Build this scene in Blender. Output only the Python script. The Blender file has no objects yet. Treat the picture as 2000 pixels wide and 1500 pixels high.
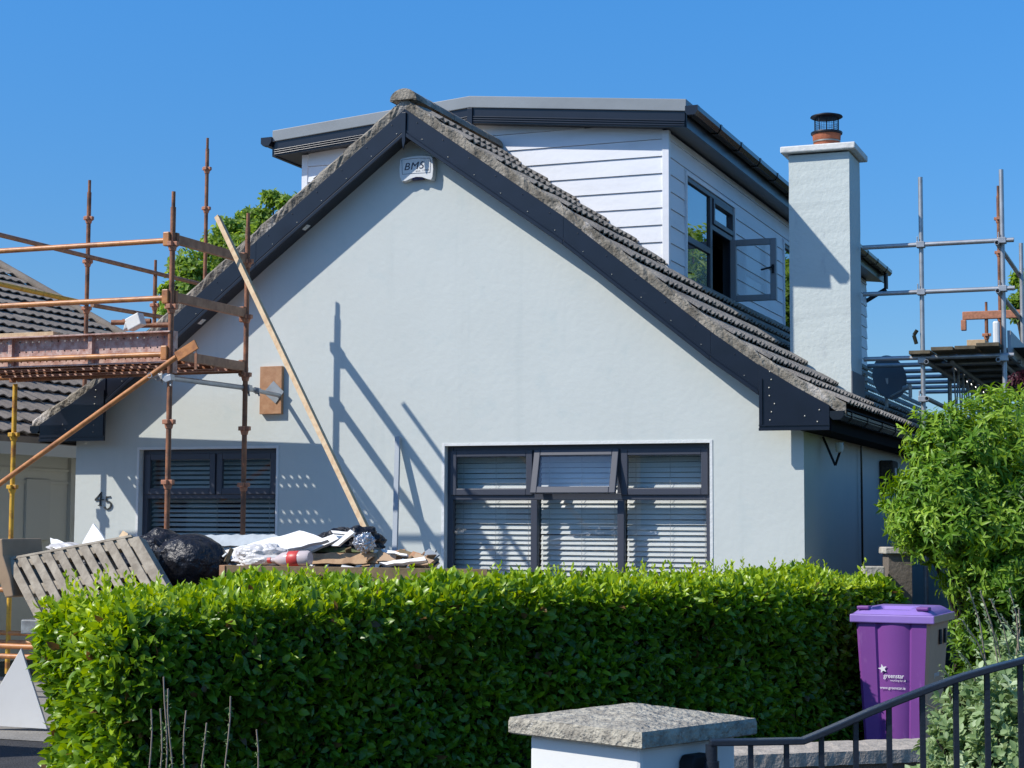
import bpy, math, random
import numpy as np
from mathutils import Vector, Matrix

# ------------------------------------------------------------------ camera, sky, sun, exposure
sc = bpy.context.scene
FOC, YAW, PIT, ROL = 3404.9, .37173573, .08001968, .00485666
CY, SY, CP, SP = math.cos(YAW), math.sin(YAW), math.cos(PIT), math.sin(PIT)
FV = Vector((-SY*CP, CY*CP, SP)); R0 = Vector((CY, SY, 0)); U0 = R0.cross(FV)
RV = R0*math.cos(ROL) + U0*math.sin(ROL); UV = -R0*math.sin(ROL) + U0*math.cos(ROL)
CAM = Vector((0, 0, 1.6))
cd = bpy.data.cameras.new('camera'); co = bpy.data.objects.new('camera', cd)
sc.collection.objects.link(co); sc.camera = co
cd.sensor_width = 36; cd.lens = 36*FOC/2000; cd.clip_start = .1; cd.clip_end = 3000
mw = Matrix.Identity(4)
for i in range(3):
    mw[i][0], mw[i][1], mw[i][2], mw[i][3] = RV[i], UV[i], -FV[i], CAM[i]
co.matrix_world = mw

SUNV = Vector((-1.1, -1.0, 1.38)).normalized()
w = bpy.data.worlds.new('World'); sc.world = w; w.use_nodes = True
nt = w.node_tree; bg = nt.nodes['Background']
sky = nt.nodes.new('ShaderNodeTexSky'); sky.sky_type = 'NISHITA'; sky.sun_disc = False
sky.sun_elevation = math.asin(SUNV.z); sky.sun_rotation = math.atan2(SUNV.x, SUNV.y) % (2*math.pi)
sky.air_density = .7; sky.dust_density = .3; sky.ozone_density = 3.0; sky.altitude = 0
hs = nt.nodes.new('ShaderNodeHueSaturation'); hs.inputs['Saturation'].default_value = 1.3; hs.inputs['Hue'].default_value = .498; hs.inputs['Value'].default_value = 1.0
nt.links.new(sky.outputs[0], hs.inputs['Color']); 
wg = nt.nodes.new('ShaderNodeTexCoord'); wx = nt.nodes.new('ShaderNodeSeparateXYZ'); wr_ = nt.nodes.new('ShaderNodeMapRange')
nt.links.new(wg.outputs['Generated'], wx.inputs[0]); nt.links.new(wx.outputs['Z'], wr_.inputs['Value'])
wr_.inputs['From Min'].default_value = 0; wr_.inputs['From Max'].default_value = .30; wr_.inputs['To Min'].default_value = .52; wr_.inputs['To Max'].default_value = 1.38
wm = nt.nodes.new('ShaderNodeVectorMath'); wm.operation = 'SCALE'
nt.links.new(hs.outputs[0], wm.inputs[0]); nt.links.new(wr_.outputs[0], wm.inputs['Scale']); nt.links.new(wm.outputs[0], bg.inputs[0])
bg.inputs[1].default_value = .15
sl = bpy.data.lights.new('sun', 'SUN'); sl.energy = 4.6; sl.angle = math.radians(.53); sl.color = (1, .95, .87)
so = bpy.data.objects.new('sun', sl); sc.collection.objects.link(so)
so.rotation_euler = SUNV.to_track_quat('Z', 'Y').to_euler()
sc.view_settings.view_transform = 'Standard'; sc.view_settings.look = 'None'
sc.view_settings.exposure = .04; sc.view_settings.gamma = 1
sc.cycles.max_bounces = 8; sc.cycles.transparent_max_bounces = 16

# ------------------------------------------------------------------ helpers
rnd = random.Random(7); npr = np.random.default_rng(7)
def ray(x, y): return FV + RV*((x-1000)/FOC) - UV*((y-750)/FOC)
def at(x, y, ax, v):
    d = ray(x, y); return CAM + d*((v-CAM[ax])/d[ax])
def aY(x, y, Y): return at(x, y, 1, Y)
def XZ(x, y, Y):
    p = at(x, y, 1, Y); return (p.x, p.z)
def aZd(x, y, Z):                      # point at distance Z along the view axis
    return CAM + ray(x, y)*Z
FH = Vector((-SY, CY, 0)); RH = Vector((CY, SY, 0))

def link(o, parent=None):
    sc.collection.objects.link(o)
    if parent: o.parent = parent
    return o
def wloc(o):
    v = Vector((0, 0, 0))
    while o: v += o.location; o = o.parent
    return v
def tag(o, label=None, cat=None, group=None, kind=None):
    if label: o['label'] = label
    if cat: o['category'] = cat
    if group: o['group'] = group
    if kind: o['kind'] = kind
    return o
def thing(name, loc, label, cat, group=None):
    o = bpy.data.objects.new(name, None); o.empty_display_size = .2; o.location = Vector(loc)
    link(o); return tag(o, label, cat, group)

class MB:
    def __init__(s): s.v = []; s.f = []
    def add(s, vs, fs):
        n = len(s.v); s.v += [tuple(v) for v in vs]; s.f += [tuple(i+n for i in f) for f in fs]; return s
    def ob(s, c, ax, ay, az):          # box from centre and three half-axes
        c, ax, ay, az = map(Vector, (c, ax, ay, az))
        vs = [c+i*ax+j*ay+k*az for k in (-1, 1) for j in (-1, 1) for i in (-1, 1)]
        fl = [(0, 2, 3, 1), (4, 5, 7, 6), (0, 1, 5, 4), (2, 6, 7, 3), (0, 4, 6, 2), (1, 3, 7, 5)]
        if ax.cross(ay).dot(az) < 0: fl = [f[::-1] for f in fl]
        return s.add(vs, fl)
    def box(s, x0, x1, y0, y1, z0, z1):
        return s.ob(((x0+x1)/2, (y0+y1)/2, (z0+z1)/2), (abs(x1-x0)/2, 0, 0), (0, abs(y1-y0)/2, 0), (0, 0, abs(z1-z0)/2))
    def bar(s, a, b, w, h, up=(0, 0, 1)):   # rectangular bar from a to b, w across, h along up
        a, b = Vector(a), Vector(b); d = b-a; u = Vector(up); u = (u-d*(u.dot(d)/d.dot(d))).normalized()
        r = d.normalized().cross(u)
        return s.ob((a+b)/2, d/2, r*(w/2), u*(h/2))
    def tube(s, a, b, r, n=14, r2=None, caps=True, bore=0):
        a, b = Vector(a), Vector(b); r2 = r if r2 is None else r2
        d = (b-a).normalized(); u = d.orthogonal().normalized(); v = d.cross(u)
        ring = lambda p, q: [p+(u*math.cos(t)+v*math.sin(t))*q for t in [2*math.pi*i/n for i in range(n)]]
        vs = ring(a, r)+ring(b, r2); fs = [(i, (i+1) % n, n+(i+1) % n, n+i) for i in range(n)]
        if bore:
            vs += ring(a, bore)+ring(a+d*.12, bore)+ring(b, bore)+ring(b-d*.12, bore)
            for i in range(n):
                j = (i+1) % n
                fs += [(i, 2*n+i, 2*n+j, j), (2*n+i, 3*n+i, 3*n+j, 2*n+j), (n+i, n+j, 4*n+j, 4*n+i), (4*n+i, 4*n+j, 5*n+j, 5*n+i)]
            fs += [tuple(range(3*n, 4*n)), tuple(range(5*n, 6*n))[::-1]]
        elif caps: fs += [tuple(range(n))[::-1], tuple(range(n, 2*n))]
        return s.add(vs, fs)
    def path(s, pts, r, n=8):
        for a, b in zip(pts, pts[1:]): s.tube(a, b, r, n)
        return s
    def prism(s, poly, off):           # planar polygon (3-D points) swept by off
        off = Vector(off); p = [Vector(q) for q in poly]; n = len(p)
        nrm = Vector((0, 0, 0))
        for i in range(n): nrm += p[i].cross(p[(i+1) % n])
        if nrm.dot(off) > 0: p = p[::-1]
        return s.add(p+[q+off for q in p], [tuple(range(n)), tuple(range(n, 2*n))[::-1]]+[((i+1) % n, i, n+i, n+(i+1) % n) for i in range(n)])
    def lathe(s, c, prof, n=24, axis=(0, 0, 1)):
        c = Vector(c); a = Vector(axis).normalized(); u = a.orthogonal().normalized(); v = a.cross(u); m = len(prof)
        vs = [c+a*z+(u*math.cos(t)+v*math.sin(t))*r for (r, z) in prof for t in [2*math.pi*i/n for i in range(n)]]
        return s.add(vs, [(k*n+i, k*n+(i+1) % n, (k+1)*n+(i+1) % n, (k+1)*n+i) for k in range(m-1) for i in range(n)])
    def grid(s, fn, nu, nv):
        vs = [fn(i/nu, j/nv) for j in range(nv+1) for i in range(nu+1)]
        return s.add(vs, [(j*(nu+1)+i, j*(nu+1)+i+1, (j+1)*(nu+1)+i+1, (j+1)*(nu+1)+i) for j in range(nv) for i in range(nu)])
    def build(s, name, mat, parent=None, smooth=False, bevel=0, solid=0, auto=False):
        o0 = wloc(parent) if parent else Vector((0, 0, 0))
        me = bpy.data.meshes.new(name)
        me.from_pydata([(x-o0.x, y-o0.y, z-o0.z) for x, y, z in s.v], [], s.f); me.update()
        for m in (mat if isinstance(mat, list) else [mat]): me.materials.append(m)
        if smooth or auto: me.shade_smooth()
        if auto: me.set_sharp_from_angle(angle=math.radians(40))
        o = bpy.data.objects.new(name, me); link(o, parent)
        if solid:
            k = o.modifiers.new('solid', 'SOLIDIFY'); k.thickness = solid
        if bevel:
            k = o.modifiers.new('bevel', 'BEVEL'); k.width = bevel; k.segments = 2; k.limit_method = 'ANGLE'
        return o

def pieces(lst, name, m, parent, **k): return [q.build(name, m, parent, **k) for q in lst]
def text(name, body, mat, parent, org, xd, yd, size, ext=.002, shear=0, sx=1, bold=0, spacing=1):
    cu = bpy.data.curves.new(name, 'FONT'); cu.body = body; cu.size = 1; cu.shear = shear; cu.offset = bold
    cu.extrude = 0; cu.space_character = spacing
    ob = bpy.data.objects.new(name, cu); link(ob)
    dg = bpy.context.evaluated_depsgraph_get(); me = bpy.data.meshes.new_from_object(ob.evaluated_get(dg))
    bpy.data.objects.remove(ob)
    xd, yd, org = Vector(xd).normalized(), Vector(yd).normalized(), Vector(org); n = xd.cross(yd); o0 = wloc(parent)
    for v in me.vertices: v.co = org+xd*(v.co.x*size*sx)+yd*(v.co.y*size)+n*ext-o0
    me.materials.clear(); me.materials.append(mat); me.name = name
    o = bpy.data.objects.new(name, me); return link(o, parent)

# ------------------------------------------------------------------ materials
def mat(name, col, rough=.6, metal=0, var=0, vscale=4, col2=None, bump=0, bscale=30, spec=.5, trans=0, blo=.35, bhi=.65, coat=0, detail=4, bdist=.02):
    m = bpy.data.materials.new(name); m.use_nodes = True; t = m.node_tree; b = t.nodes['Principled BSDF']
    b.inputs['Base Color'].default_value = (*col, 1); b.inputs['Roughness'].default_value = rough
    b.inputs['Metallic'].default_value = metal; b.inputs['Specular IOR Level'].default_value = spec
    if coat: b.inputs['Coat Weight'].default_value = coat; b.inputs['Coat Roughness'].default_value = .15
    tc = t.nodes.new('ShaderNodeTexCoord')
    if var or col2:
        n = t.nodes.new('ShaderNodeTexNoise'); n.inputs['Scale'].default_value = vscale; n.inputs['Detail'].default_value = detail+2
        n.inputs['Roughness'].default_value = .62
        t.links.new(tc.outputs['Object'], n.inputs['Vector'])
        r = t.nodes.new('ShaderNodeValToRGB'); c2 = col2 or tuple(c*(1-var) for c in col)
        r.color_ramp.elements[0].position = blo; r.color_ramp.elements[1].position = bhi
        r.color_ramp.elements[0].color = (*c2, 1); r.color_ramp.elements[1].color = (*col, 1)
        t.links.new(n.outputs['Fac'], r.inputs[0]); t.links.new(r.outputs[0], b.inputs['Base Color'])
    if bump:
        n = t.nodes.new('ShaderNodeTexNoise'); n.inputs['Scale'].default_value = bscale; n.inputs['Detail'].default_value = detail
        t.links.new(tc.outputs['Object'], n.inputs['Vector'])
        u = t.nodes.new('ShaderNodeBump'); u.inputs['Strength'].default_value = bump; u.inputs['Distance'].default_value = bdist
        t.links.new(n.outputs['Fac'], u.inputs['Height']); t.links.new(u.outputs[0], b.inputs['Normal'])
    return m
def mix_layer(m, col, scale, lo, hi, stretch=(1, 1, 1), rough=None):   # a second noise layer of stains or wear over the base colour
    t = m.node_tree; b = t.nodes['Principled BSDF']
    tc = t.nodes.new('ShaderNodeTexCoord'); mp = t.nodes.new('ShaderNodeMapping'); mp.inputs['Scale'].default_value = stretch
    n = t.nodes.new('ShaderNodeTexNoise'); n.inputs['Scale'].default_value = scale; n.inputs['Detail'].default_value = 6; n.inputs['Roughness'].default_value = .65
    r = t.nodes.new('ShaderNodeMapRange'); r.inputs['From Min'].default_value = lo; r.inputs['From Max'].default_value = hi
    t.links.new(tc.outputs['Object'], mp.inputs[0]); t.links.new(mp.outputs[0], n.inputs['Vector']); t.links.new(n.outputs['Fac'], r.inputs[0])
    x = t.nodes.new('ShaderNodeMix'); x.data_type = 'RGBA'; x.inputs['B'].default_value = (*col, 1)
    ln = b.inputs['Base Color'].links
    if ln: t.links.new(ln[0].from_socket, x.inputs['A'])
    else: x.inputs['A'].default_value = b.inputs['Base Color'].default_value
    t.links.new(r.outputs[0], x.inputs['Factor']); t.links.new(x.outputs['Result'], b.inputs['Base Color'])
    return m
def glass(name, tint=(1, 1, 1), refl=1.0, rough=0.0):
    m = bpy.data.materials.new(name); m.use_nodes = True; t = m.node_tree; t.nodes.remove(t.nodes['Principled BSDF'])
    o = t.nodes['Material Output']; tr = t.nodes.new('ShaderNodeBsdfTransparent'); tr.inputs[0].default_value = (*tint, 1)
    gl = t.nodes.new('ShaderNodeBsdfGlossy'); gl.inputs['Roughness'].default_value = rough
    lw = t.nodes.new('ShaderNodeLayerWeight'); lw.inputs[0].default_value = .5
    pw = t.nodes.new('ShaderNodeMath'); pw.operation = 'POWER'; pw.inputs[1].default_value = 4; t.links.new(lw.outputs['Facing'], pw.inputs[0])
    fr = t.nodes.new('ShaderNodeMath'); fr.operation = 'MULTIPLY_ADD'; fr.inputs[1].default_value = 1-refl; fr.inputs[2].default_value = refl; t.links.new(pw.outputs[0], fr.inputs[0])
    mx = t.nodes.new('ShaderNodeMixShader')
    t.links.new(fr.outputs[0], mx.inputs[0]); t.links.new(tr.outputs[0], mx.inputs[1]); t.links.new(gl.outputs[0], mx.inputs[2])
    t.links.new(mx.outputs[0], o.inputs[0]); return m
def leafmat(name, cols, rough=.35, transl=.35, tcol=None, spec=.5):
    m = bpy.data.materials.new(name); m.use_nodes = True; t = m.node_tree; b = t.nodes['Principled BSDF']; o = t.nodes['Material Output']
    a = t.nodes.new('ShaderNodeAttribute'); a.attribute_name = 'leafvar'
    r = t.nodes.new('ShaderNodeValToRGB'); el = r.color_ramp.elements
    while len(el) < len(cols): el.new(.5)
    for i, (p, c) in enumerate(cols): el[i].position = p; el[i].color = (*c, 1)
    t.links.new(a.outputs['Fac'], r.inputs[0]); t.links.new(r.outputs[0], b.inputs['Base Color'])
    b.inputs['Roughness'].default_value = rough; b.inputs['Specular IOR Level'].default_value = spec
    tl = t.nodes.new('ShaderNodeBsdfTranslucent'); hsv = t.nodes.new('ShaderNodeHueSaturation')
    hsv.inputs['Hue'].default_value = .48; hsv.inputs['Value'].default_value = 1.5; hsv.inputs['Saturation'].default_value = 1.1
    t.links.new(r.outputs[0], hsv.inputs['Color']); t.links.new(hsv.outputs[0], tl.inputs[0])
    mx = t.nodes.new('ShaderNodeMixShader'); mx.inputs[0].default_value = transl
    t.links.new(b.outputs[0], mx.inputs[1]); t.links.new(tl.outputs[0], mx.inputs[2]); t.links.new(mx.outputs[0], o.inputs[0])
    return m

M = {}
M['render'] = mat('blue_grey_render', (.62, .655, .62), .85, var=.05, vscale=.9, bump=.2, bscale=16, detail=7, bdist=.012)
mix_layer(M['render'], (.54, .60, .58), 3.2, .55, .8)
mix_layer(M['render'], (.50, .55, .53), 2.4, .56, .95, (1.6, 1, .12))
M['reveal'] = mat('white_reveal_paint', (.78, .79, .77), .7, var=.1, vscale=6, bump=.2, bscale=40)
M['anthracite'] = mat('anthracite_plastic', (.022, .026, .038), .35, bump=.02, bscale=60, spec=.5)
M['navyboard'] = mat('dark_navy_upvc_board', (.007, .010, .020), .30, var=.3, vscale=5, spec=.55)
mix_layer(M['navyboard'], (.07, .08, .10), 7, .68, .84, (1, 1, 3))
M['winframe'] = mat('grey_window_plastic', (.055, .06, .08), .42)
M['sill'] = mat('dark_sill', (.06, .065, .08), .5)
M['gutter'] = mat('black_gutter_plastic', (.012, .014, .018), .22, spec=.6)
M['blind'] = mat('white_blind_slat', (.86, .86, .83), .45)
M['cord'] = mat('blind_cord', (.6, .6, .58), .8)
M['room'] = mat('dim_room_wall', (.05, .05, .055), .9, var=.4, vscale=.7)
M['glass'] = glass('window_glass', (.96, .97, .97), .09)
M['glassdormer'] = glass('dormer_glass', (.5, .54, .55), .42)
M['tile'] = mat('weathered_concrete_tile', (.40, .35, .285), .92, col2=(.21, .18, .15), vscale=5, bump=.5, bscale=60, blo=.3, bhi=.7)
mix_layer(M['tile'], (.40, .38, .32), 14, .60, .76); mix_layer(M['tile'], (.06, .055, .05), 3, .58, .8)
M['mortar'] = mat('lichen_mortar', (.37, .33, .27), .95, col2=(.17, .15, .12), vscale=5, bump=.9, bscale=35, blo=.40, bhi=.60)
mix_layer(M['mortar'], (.60, .55, .50), 2.2, .58, .66)
M['ntile'] = mat('neighbour_brown_tile', (.29, .245, .20), .92, col2=(.19, .16, .13), vscale=3, bump=.4, bscale=50)
M['clad'] = mat('white_cladding_board', (.80, .81, .84), .5, bump=.08, bscale=25)
mix_layer(M['clad'], (.70, .71, .73), 1.6, .5, .8, (1, 1, 4))
M['cladgap'] = mat('cladding_gap', (.10, .11, .13), .8)
M['roofedge'] = mat('grey_roof_membrane', (.27, .30, .32), .5, var=.2, vscale=1.2, bump=.1, bscale=5)
M['chim'] = mat('chimney_render', (.64, .695, .665), .85, var=.07, vscale=1.5, bump=.4, bscale=22, detail=7, bdist=.012)
mix_layer(M['chim'], (.40, .44, .46), 5, .62, .85, (1, 1, .4))
M['cap'] = mat('white_chimney_cap', (.80, .80, .76), .8, var=.15, vscale=5, bump=.5, bscale=14)
M['terra'] = mat('terracotta_pot', (.42, .13, .06), .8, var=.35, vscale=12, bump=.2, bscale=40)
M['blackmetal'] = mat('black_cowl_metal', (.012, .013, .018), .45, metal=.3)
M['steelband'] = mat('steel_band', (.35, .34, .30), .45, metal=.7)
M['orange'] = mat('orange_scaffold_paint', (.56, .235, .075), .42, col2=(.30, .115, .045), vscale=9, blo=.30, bhi=.55, bump=.1, bscale=50)
M['rust'] = mat('rusty_scaffold_paint', (.34, .135, .06), .6, col2=(.13, .06, .035), vscale=7, blo=.35, bhi=.6, bump=.2, bscale=60)
mix_layer(M['rust'], (.30, .22, .16), 18, .62, .74)
M['yellow'] = mat('yellow_scaffold_paint', (.72, .42, .045), .5, col2=(.35, .15, .04), vscale=9, blo=.34, bhi=.5, bump=.1, bscale=60)
M['salmon'] = mat('scratched_orange_coupler', (.55, .23, .13), .6, col2=(.35, .15, .08), vscale=30)
M['pinksteel'] = mat('faded_red_deck_steel', (.66, .46, .39), .7, col2=(.42, .22, .17), vscale=16, blo=.38, bhi=.62, bump=.2, bscale=50)
mix_layer(M['pinksteel'], (.60, .52, .46), 25, .56, .7)
M['brownwood'] = mat('weathered_brown_ledger', (.44, .25, .155), .7, col2=(.27, .14, .085), vscale=12, bump=.2, bscale=30)
M['galv'] = mat('galvanised_tube', (.50, .51, .52), .42, metal=.55, var=.25, vscale=8)
M['galvd'] = mat('galvanised_plate', (.36, .40, .43), .5, metal=.4, var=.2, vscale=10)
M['pine'] = mat('fresh_pine', (.62, .47, .29), .7, col2=(.50, .33, .18), vscale=18, bump=.1, bscale=40)
M['pad'] = mat('sawn_pad_timber', (.50, .28, .15), .75, col2=(.40, .20, .10), vscale=14, bump=.15, bscale=40)
M['ply'] = mat('plywood_edge', (.46, .30, .17), .8, col2=(.33, .20, .11), vscale=14, bump=.1, bscale=30)
M['oldply'] = mat('dark_scaffold_board', (.26, .18, .09), .85, col2=(.13, .095, .05), vscale=4, bump=.2, bscale=30)
M['pallet'] = mat('weathered_pallet_wood', (.46, .40, .31), .85, col2=(.27, .225, .17), vscale=11, bump=.15, bscale=40)
M['boardwhite'] = mat('white_foam_board', (.80, .80, .78), .5, var=.06, vscale=3)
M['pale'] = mat('pale_blue_trim', (.33, .37, .41), .5)
M['bag'] = mat('black_refuse_sack', (.012, .013, .018), .38, spec=.45, bump=1.0, bscale=8, detail=5, bdist=.07)
M['foil'] = mat('crumpled_foil', (.62, .63, .66), .28, metal=.75, bump=.9, bscale=18, bdist=.05)
M['clearplastic'] = mat('cloudy_plastic', (.62, .60, .58), .3, bump=.6, bscale=15)
M['red'] = mat('red_plastic', (.62, .06, .05), .4)
M['bottle'] = mat('cloudy_bottle_plastic', (.66, .55, .53), .18, var=.1)
M['card'] = mat('brown_cardboard', (.42, .29, .18), .85, var=.15, vscale=6)
M['skip'] = mat('grey_green_skip_steel', (.13, .17, .18), .6, col2=(.07, .085, .09), vscale=4, bump=.15, bscale=30)
M['skiprim'] = mat('scraped_skip_rim', (.30, .33, .34), .55, col2=(.14, .15, .16), vscale=8, bump=.2)
M['nwall'] = mat('cream_wall', (.55, .54, .47), .85, var=.08, vscale=1.5, bump=.15, bscale=12)
M['npanel'] = mat('cream_door', (.48, .47, .41), .7)
M['white'] = mat('white_paint', (.80, .80, .77), .6, var=.04, vscale=3, bump=.08, bscale=20)
M['coping'] = mat('pebbled_concrete', (.48, .44, .35), .95, col2=(.27, .245, .20), vscale=26, bump=1.0, bscale=55, blo=.38, bhi=.6)
mix_layer(M['coping'], (.62, .58, .50), 40, .63, .70)
M['coping2'] = mat('garden_wall_coping', (.50, .43, .35), .95, col2=(.32, .28, .23), vscale=22, bump=.8, bscale=70, bdist=.008)
M['gwall'] = mat('garden_wall', (.20, .17, .14), .9, var=.3, vscale=4, bump=.4)
M['rail'] = mat('black_gloss_rail', (.018, .024, .036), .3, spec=.6, bump=.06, bscale=80)
M['purple'] = mat('purple_bin_plastic', (.21, .062, .29), .42, var=.06, vscale=5, bump=.03, bscale=200)
mix_layer(M['purple'], (.34, .16, .42), 9, .60, .80, (1, 1, .35))
M['lilac'] = mat('faded_purple_lid', (.33, .21, .58), .33, var=.12, vscale=5)
M['binside_lit'] = mat('lit_brown_bin_side', (.74, .38, .23), .5, var=.1, vscale=5)  # brown side, painted brighter to look lit though it faces away from the sun
M['darkhole'] = mat('dark_opening', (.01, .01, .012), .8)
M['ink'] = mat('navy_lettering', (.012, .018, .05), .5)
M['printwhite'] = mat('white_print', (.80, .78, .80), .6)
M['numeral'] = mat('dark_metal_numeral', (.06, .065, .065), .5, metal=.3)
M['alarm'] = mat('white_alarm_plastic', (.74, .75, .74), .4)
M['lens'] = mat('blue_lens', (.01, .012, .12), .2)
M['dish'] = mat('grey_dish', (.13, .145, .16), .5)
M['lnb'] = mat('pale_plastic', (.62, .62, .60), .5)
M['tarmac'] = mat('tarmac', (.055, .055, .058), .95, var=.3, vscale=6, bump=.8, bscale=70)
M['concrete'] = mat('concrete_drive', (.30, .285, .26), .95, var=.2, vscale=3, bump=.5, bscale=40)
M['earth'] = mat('garden_ground', (.05, .06, .03), .95, var=.4, vscale=2, bump=.8, bscale=10)
M['bark'] = mat('bark', (.085, .065, .045), .9, var=.4, vscale=12, bump=.6, bscale=30)
M['nearblack'] = mat('near_black_brown', (.02, .022, .012), .95, var=.3)
M['stem'] = mat('dry_stem', (.34, .27, .21), .85)
M['stone'] = mat('pale_pier_stone', (.60, .56, .48), .9, var=.25, vscale=6, bump=.5)
M['boardbeam'] = mat('old_scaffold_board', (.17, .14, .09), .9, col2=(.09, .075, .05), vscale=6, bump=.3)
M['moss'] = mat('mossy_green', (.07, .12, .03), .9, col2=(.16, .15, .09), vscale=20)
M['darkfascia'] = mat('matt_dark_fascia', (.012, .012, .014), .9, spec=.08)
M['lead'] = mat('lead_flashing', (.16, .17, .19), .55)
M['cable'] = mat('pale_cable', (.35, .33, .30), .7)
M['pierdark'] = mat('dark_underdeck', (.03, .03, .035), .8)

# ------------------------------------------------------------------ ground
def sheet(name, x0, x1, y0, y1, z, m):
    return tag(MB().add([(x0, y0, z), (x1, y0, z), (x1, y1, z), (x0, y1, z)], [(0, 1, 2, 3)]).build(name, m), kind='structure')
sheet('ground', -400, 400, -300, 600, -.004, M['earth'])
sheet('driveway', -13, -3.2, 10.75, 15.0, .004, M['concrete'])
sheet('road', -60, 60, -8, 10.75, .0, M['tarmac'])

# ------------------------------------------------------------------ the bungalow
YF = 15.0; XL, XR = -10.63, -3.13; YB = 29.0
PRO = [(-11.02, 2.60), (-10.3, 3.0), (-9.6, 3.53), (-8.45, 4.42), (-6.87, 5.60), (-5.27, 4.47), (-3.9, 3.37), (-3.3, 2.94), (-2.72, 2.61)]
def zroof(x):
    for (a, za), (b, zb) in zip(PRO, PRO[1:]):
        if x <= b: return za+(zb-za)*(x-a)/(b-a)
    return PRO[-1][1]
house = thing('bungalow', (XL, YF, 0), 'pale blue rendered bungalow with dark gable boards, white clad attic storey and chimney', 'house')

# gable wall with two window openings
wl = (*XZ(272, 879, YF), *XZ(541, 873, YF)); wr = (*XZ(868, 868, YF), *XZ(1387, 866, YF))
WL = (wl[0], wl[2], wl[1]-1.45, (wl[1]+wl[3])/2); WR = (wr[0], wr[2], wr[1]-1.45, (wr[1]+wr[3])/2)
xs = sorted([XL, WL[0], WL[1], -6.87, WR[0], WR[1], XR, -9.6, -8.45, -5.27, -3.9, -3.3, -10.3])
b = MB(); drop = .2
for a, c in zip(xs, xs[1:]):
    hole = next((h for h in (WL, WR) if a >= h[0]-1e-6 and c <= h[1]+1e-6), None)
    n = 1
    if hole:
        b.add([(a, YF, 0), (c, YF, 0), (c, YF, hole[2]), (a, YF, hole[2])], [(0, 1, 2, 3)])
        b.add([(a, YF, hole[3]), (c, YF, hole[3]), (c, YF, zroof(c)-drop), (a, YF, zroof(a)-drop)], [(0, 1, 2, 3)])
    else:
        b.add([(a, YF, 0), (c, YF, 0), (c, YF, zroof(c)-drop), (a, YF, zroof(a)-drop)], [(0, 1, 2, 3)])
b.add([(XR, YF, 0), (XR, YB, 0), (XR, YB, 2.7), (XR, YF, 2.7)], [(0, 1, 2, 3)])
b.add([(XL, YB, 0), (XL, YF, 0), (XL, YF, 2.7), (XL, YB, 2.7)], [(0, 1, 2, 3)])
b.add([(XR, YB, 0), (XL, YB, 0), (XL, YB, 2.7), (XR, YB, 2.7)], [(0, 1, 2, 3)])
b.build('wall', M['render'], house)
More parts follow.
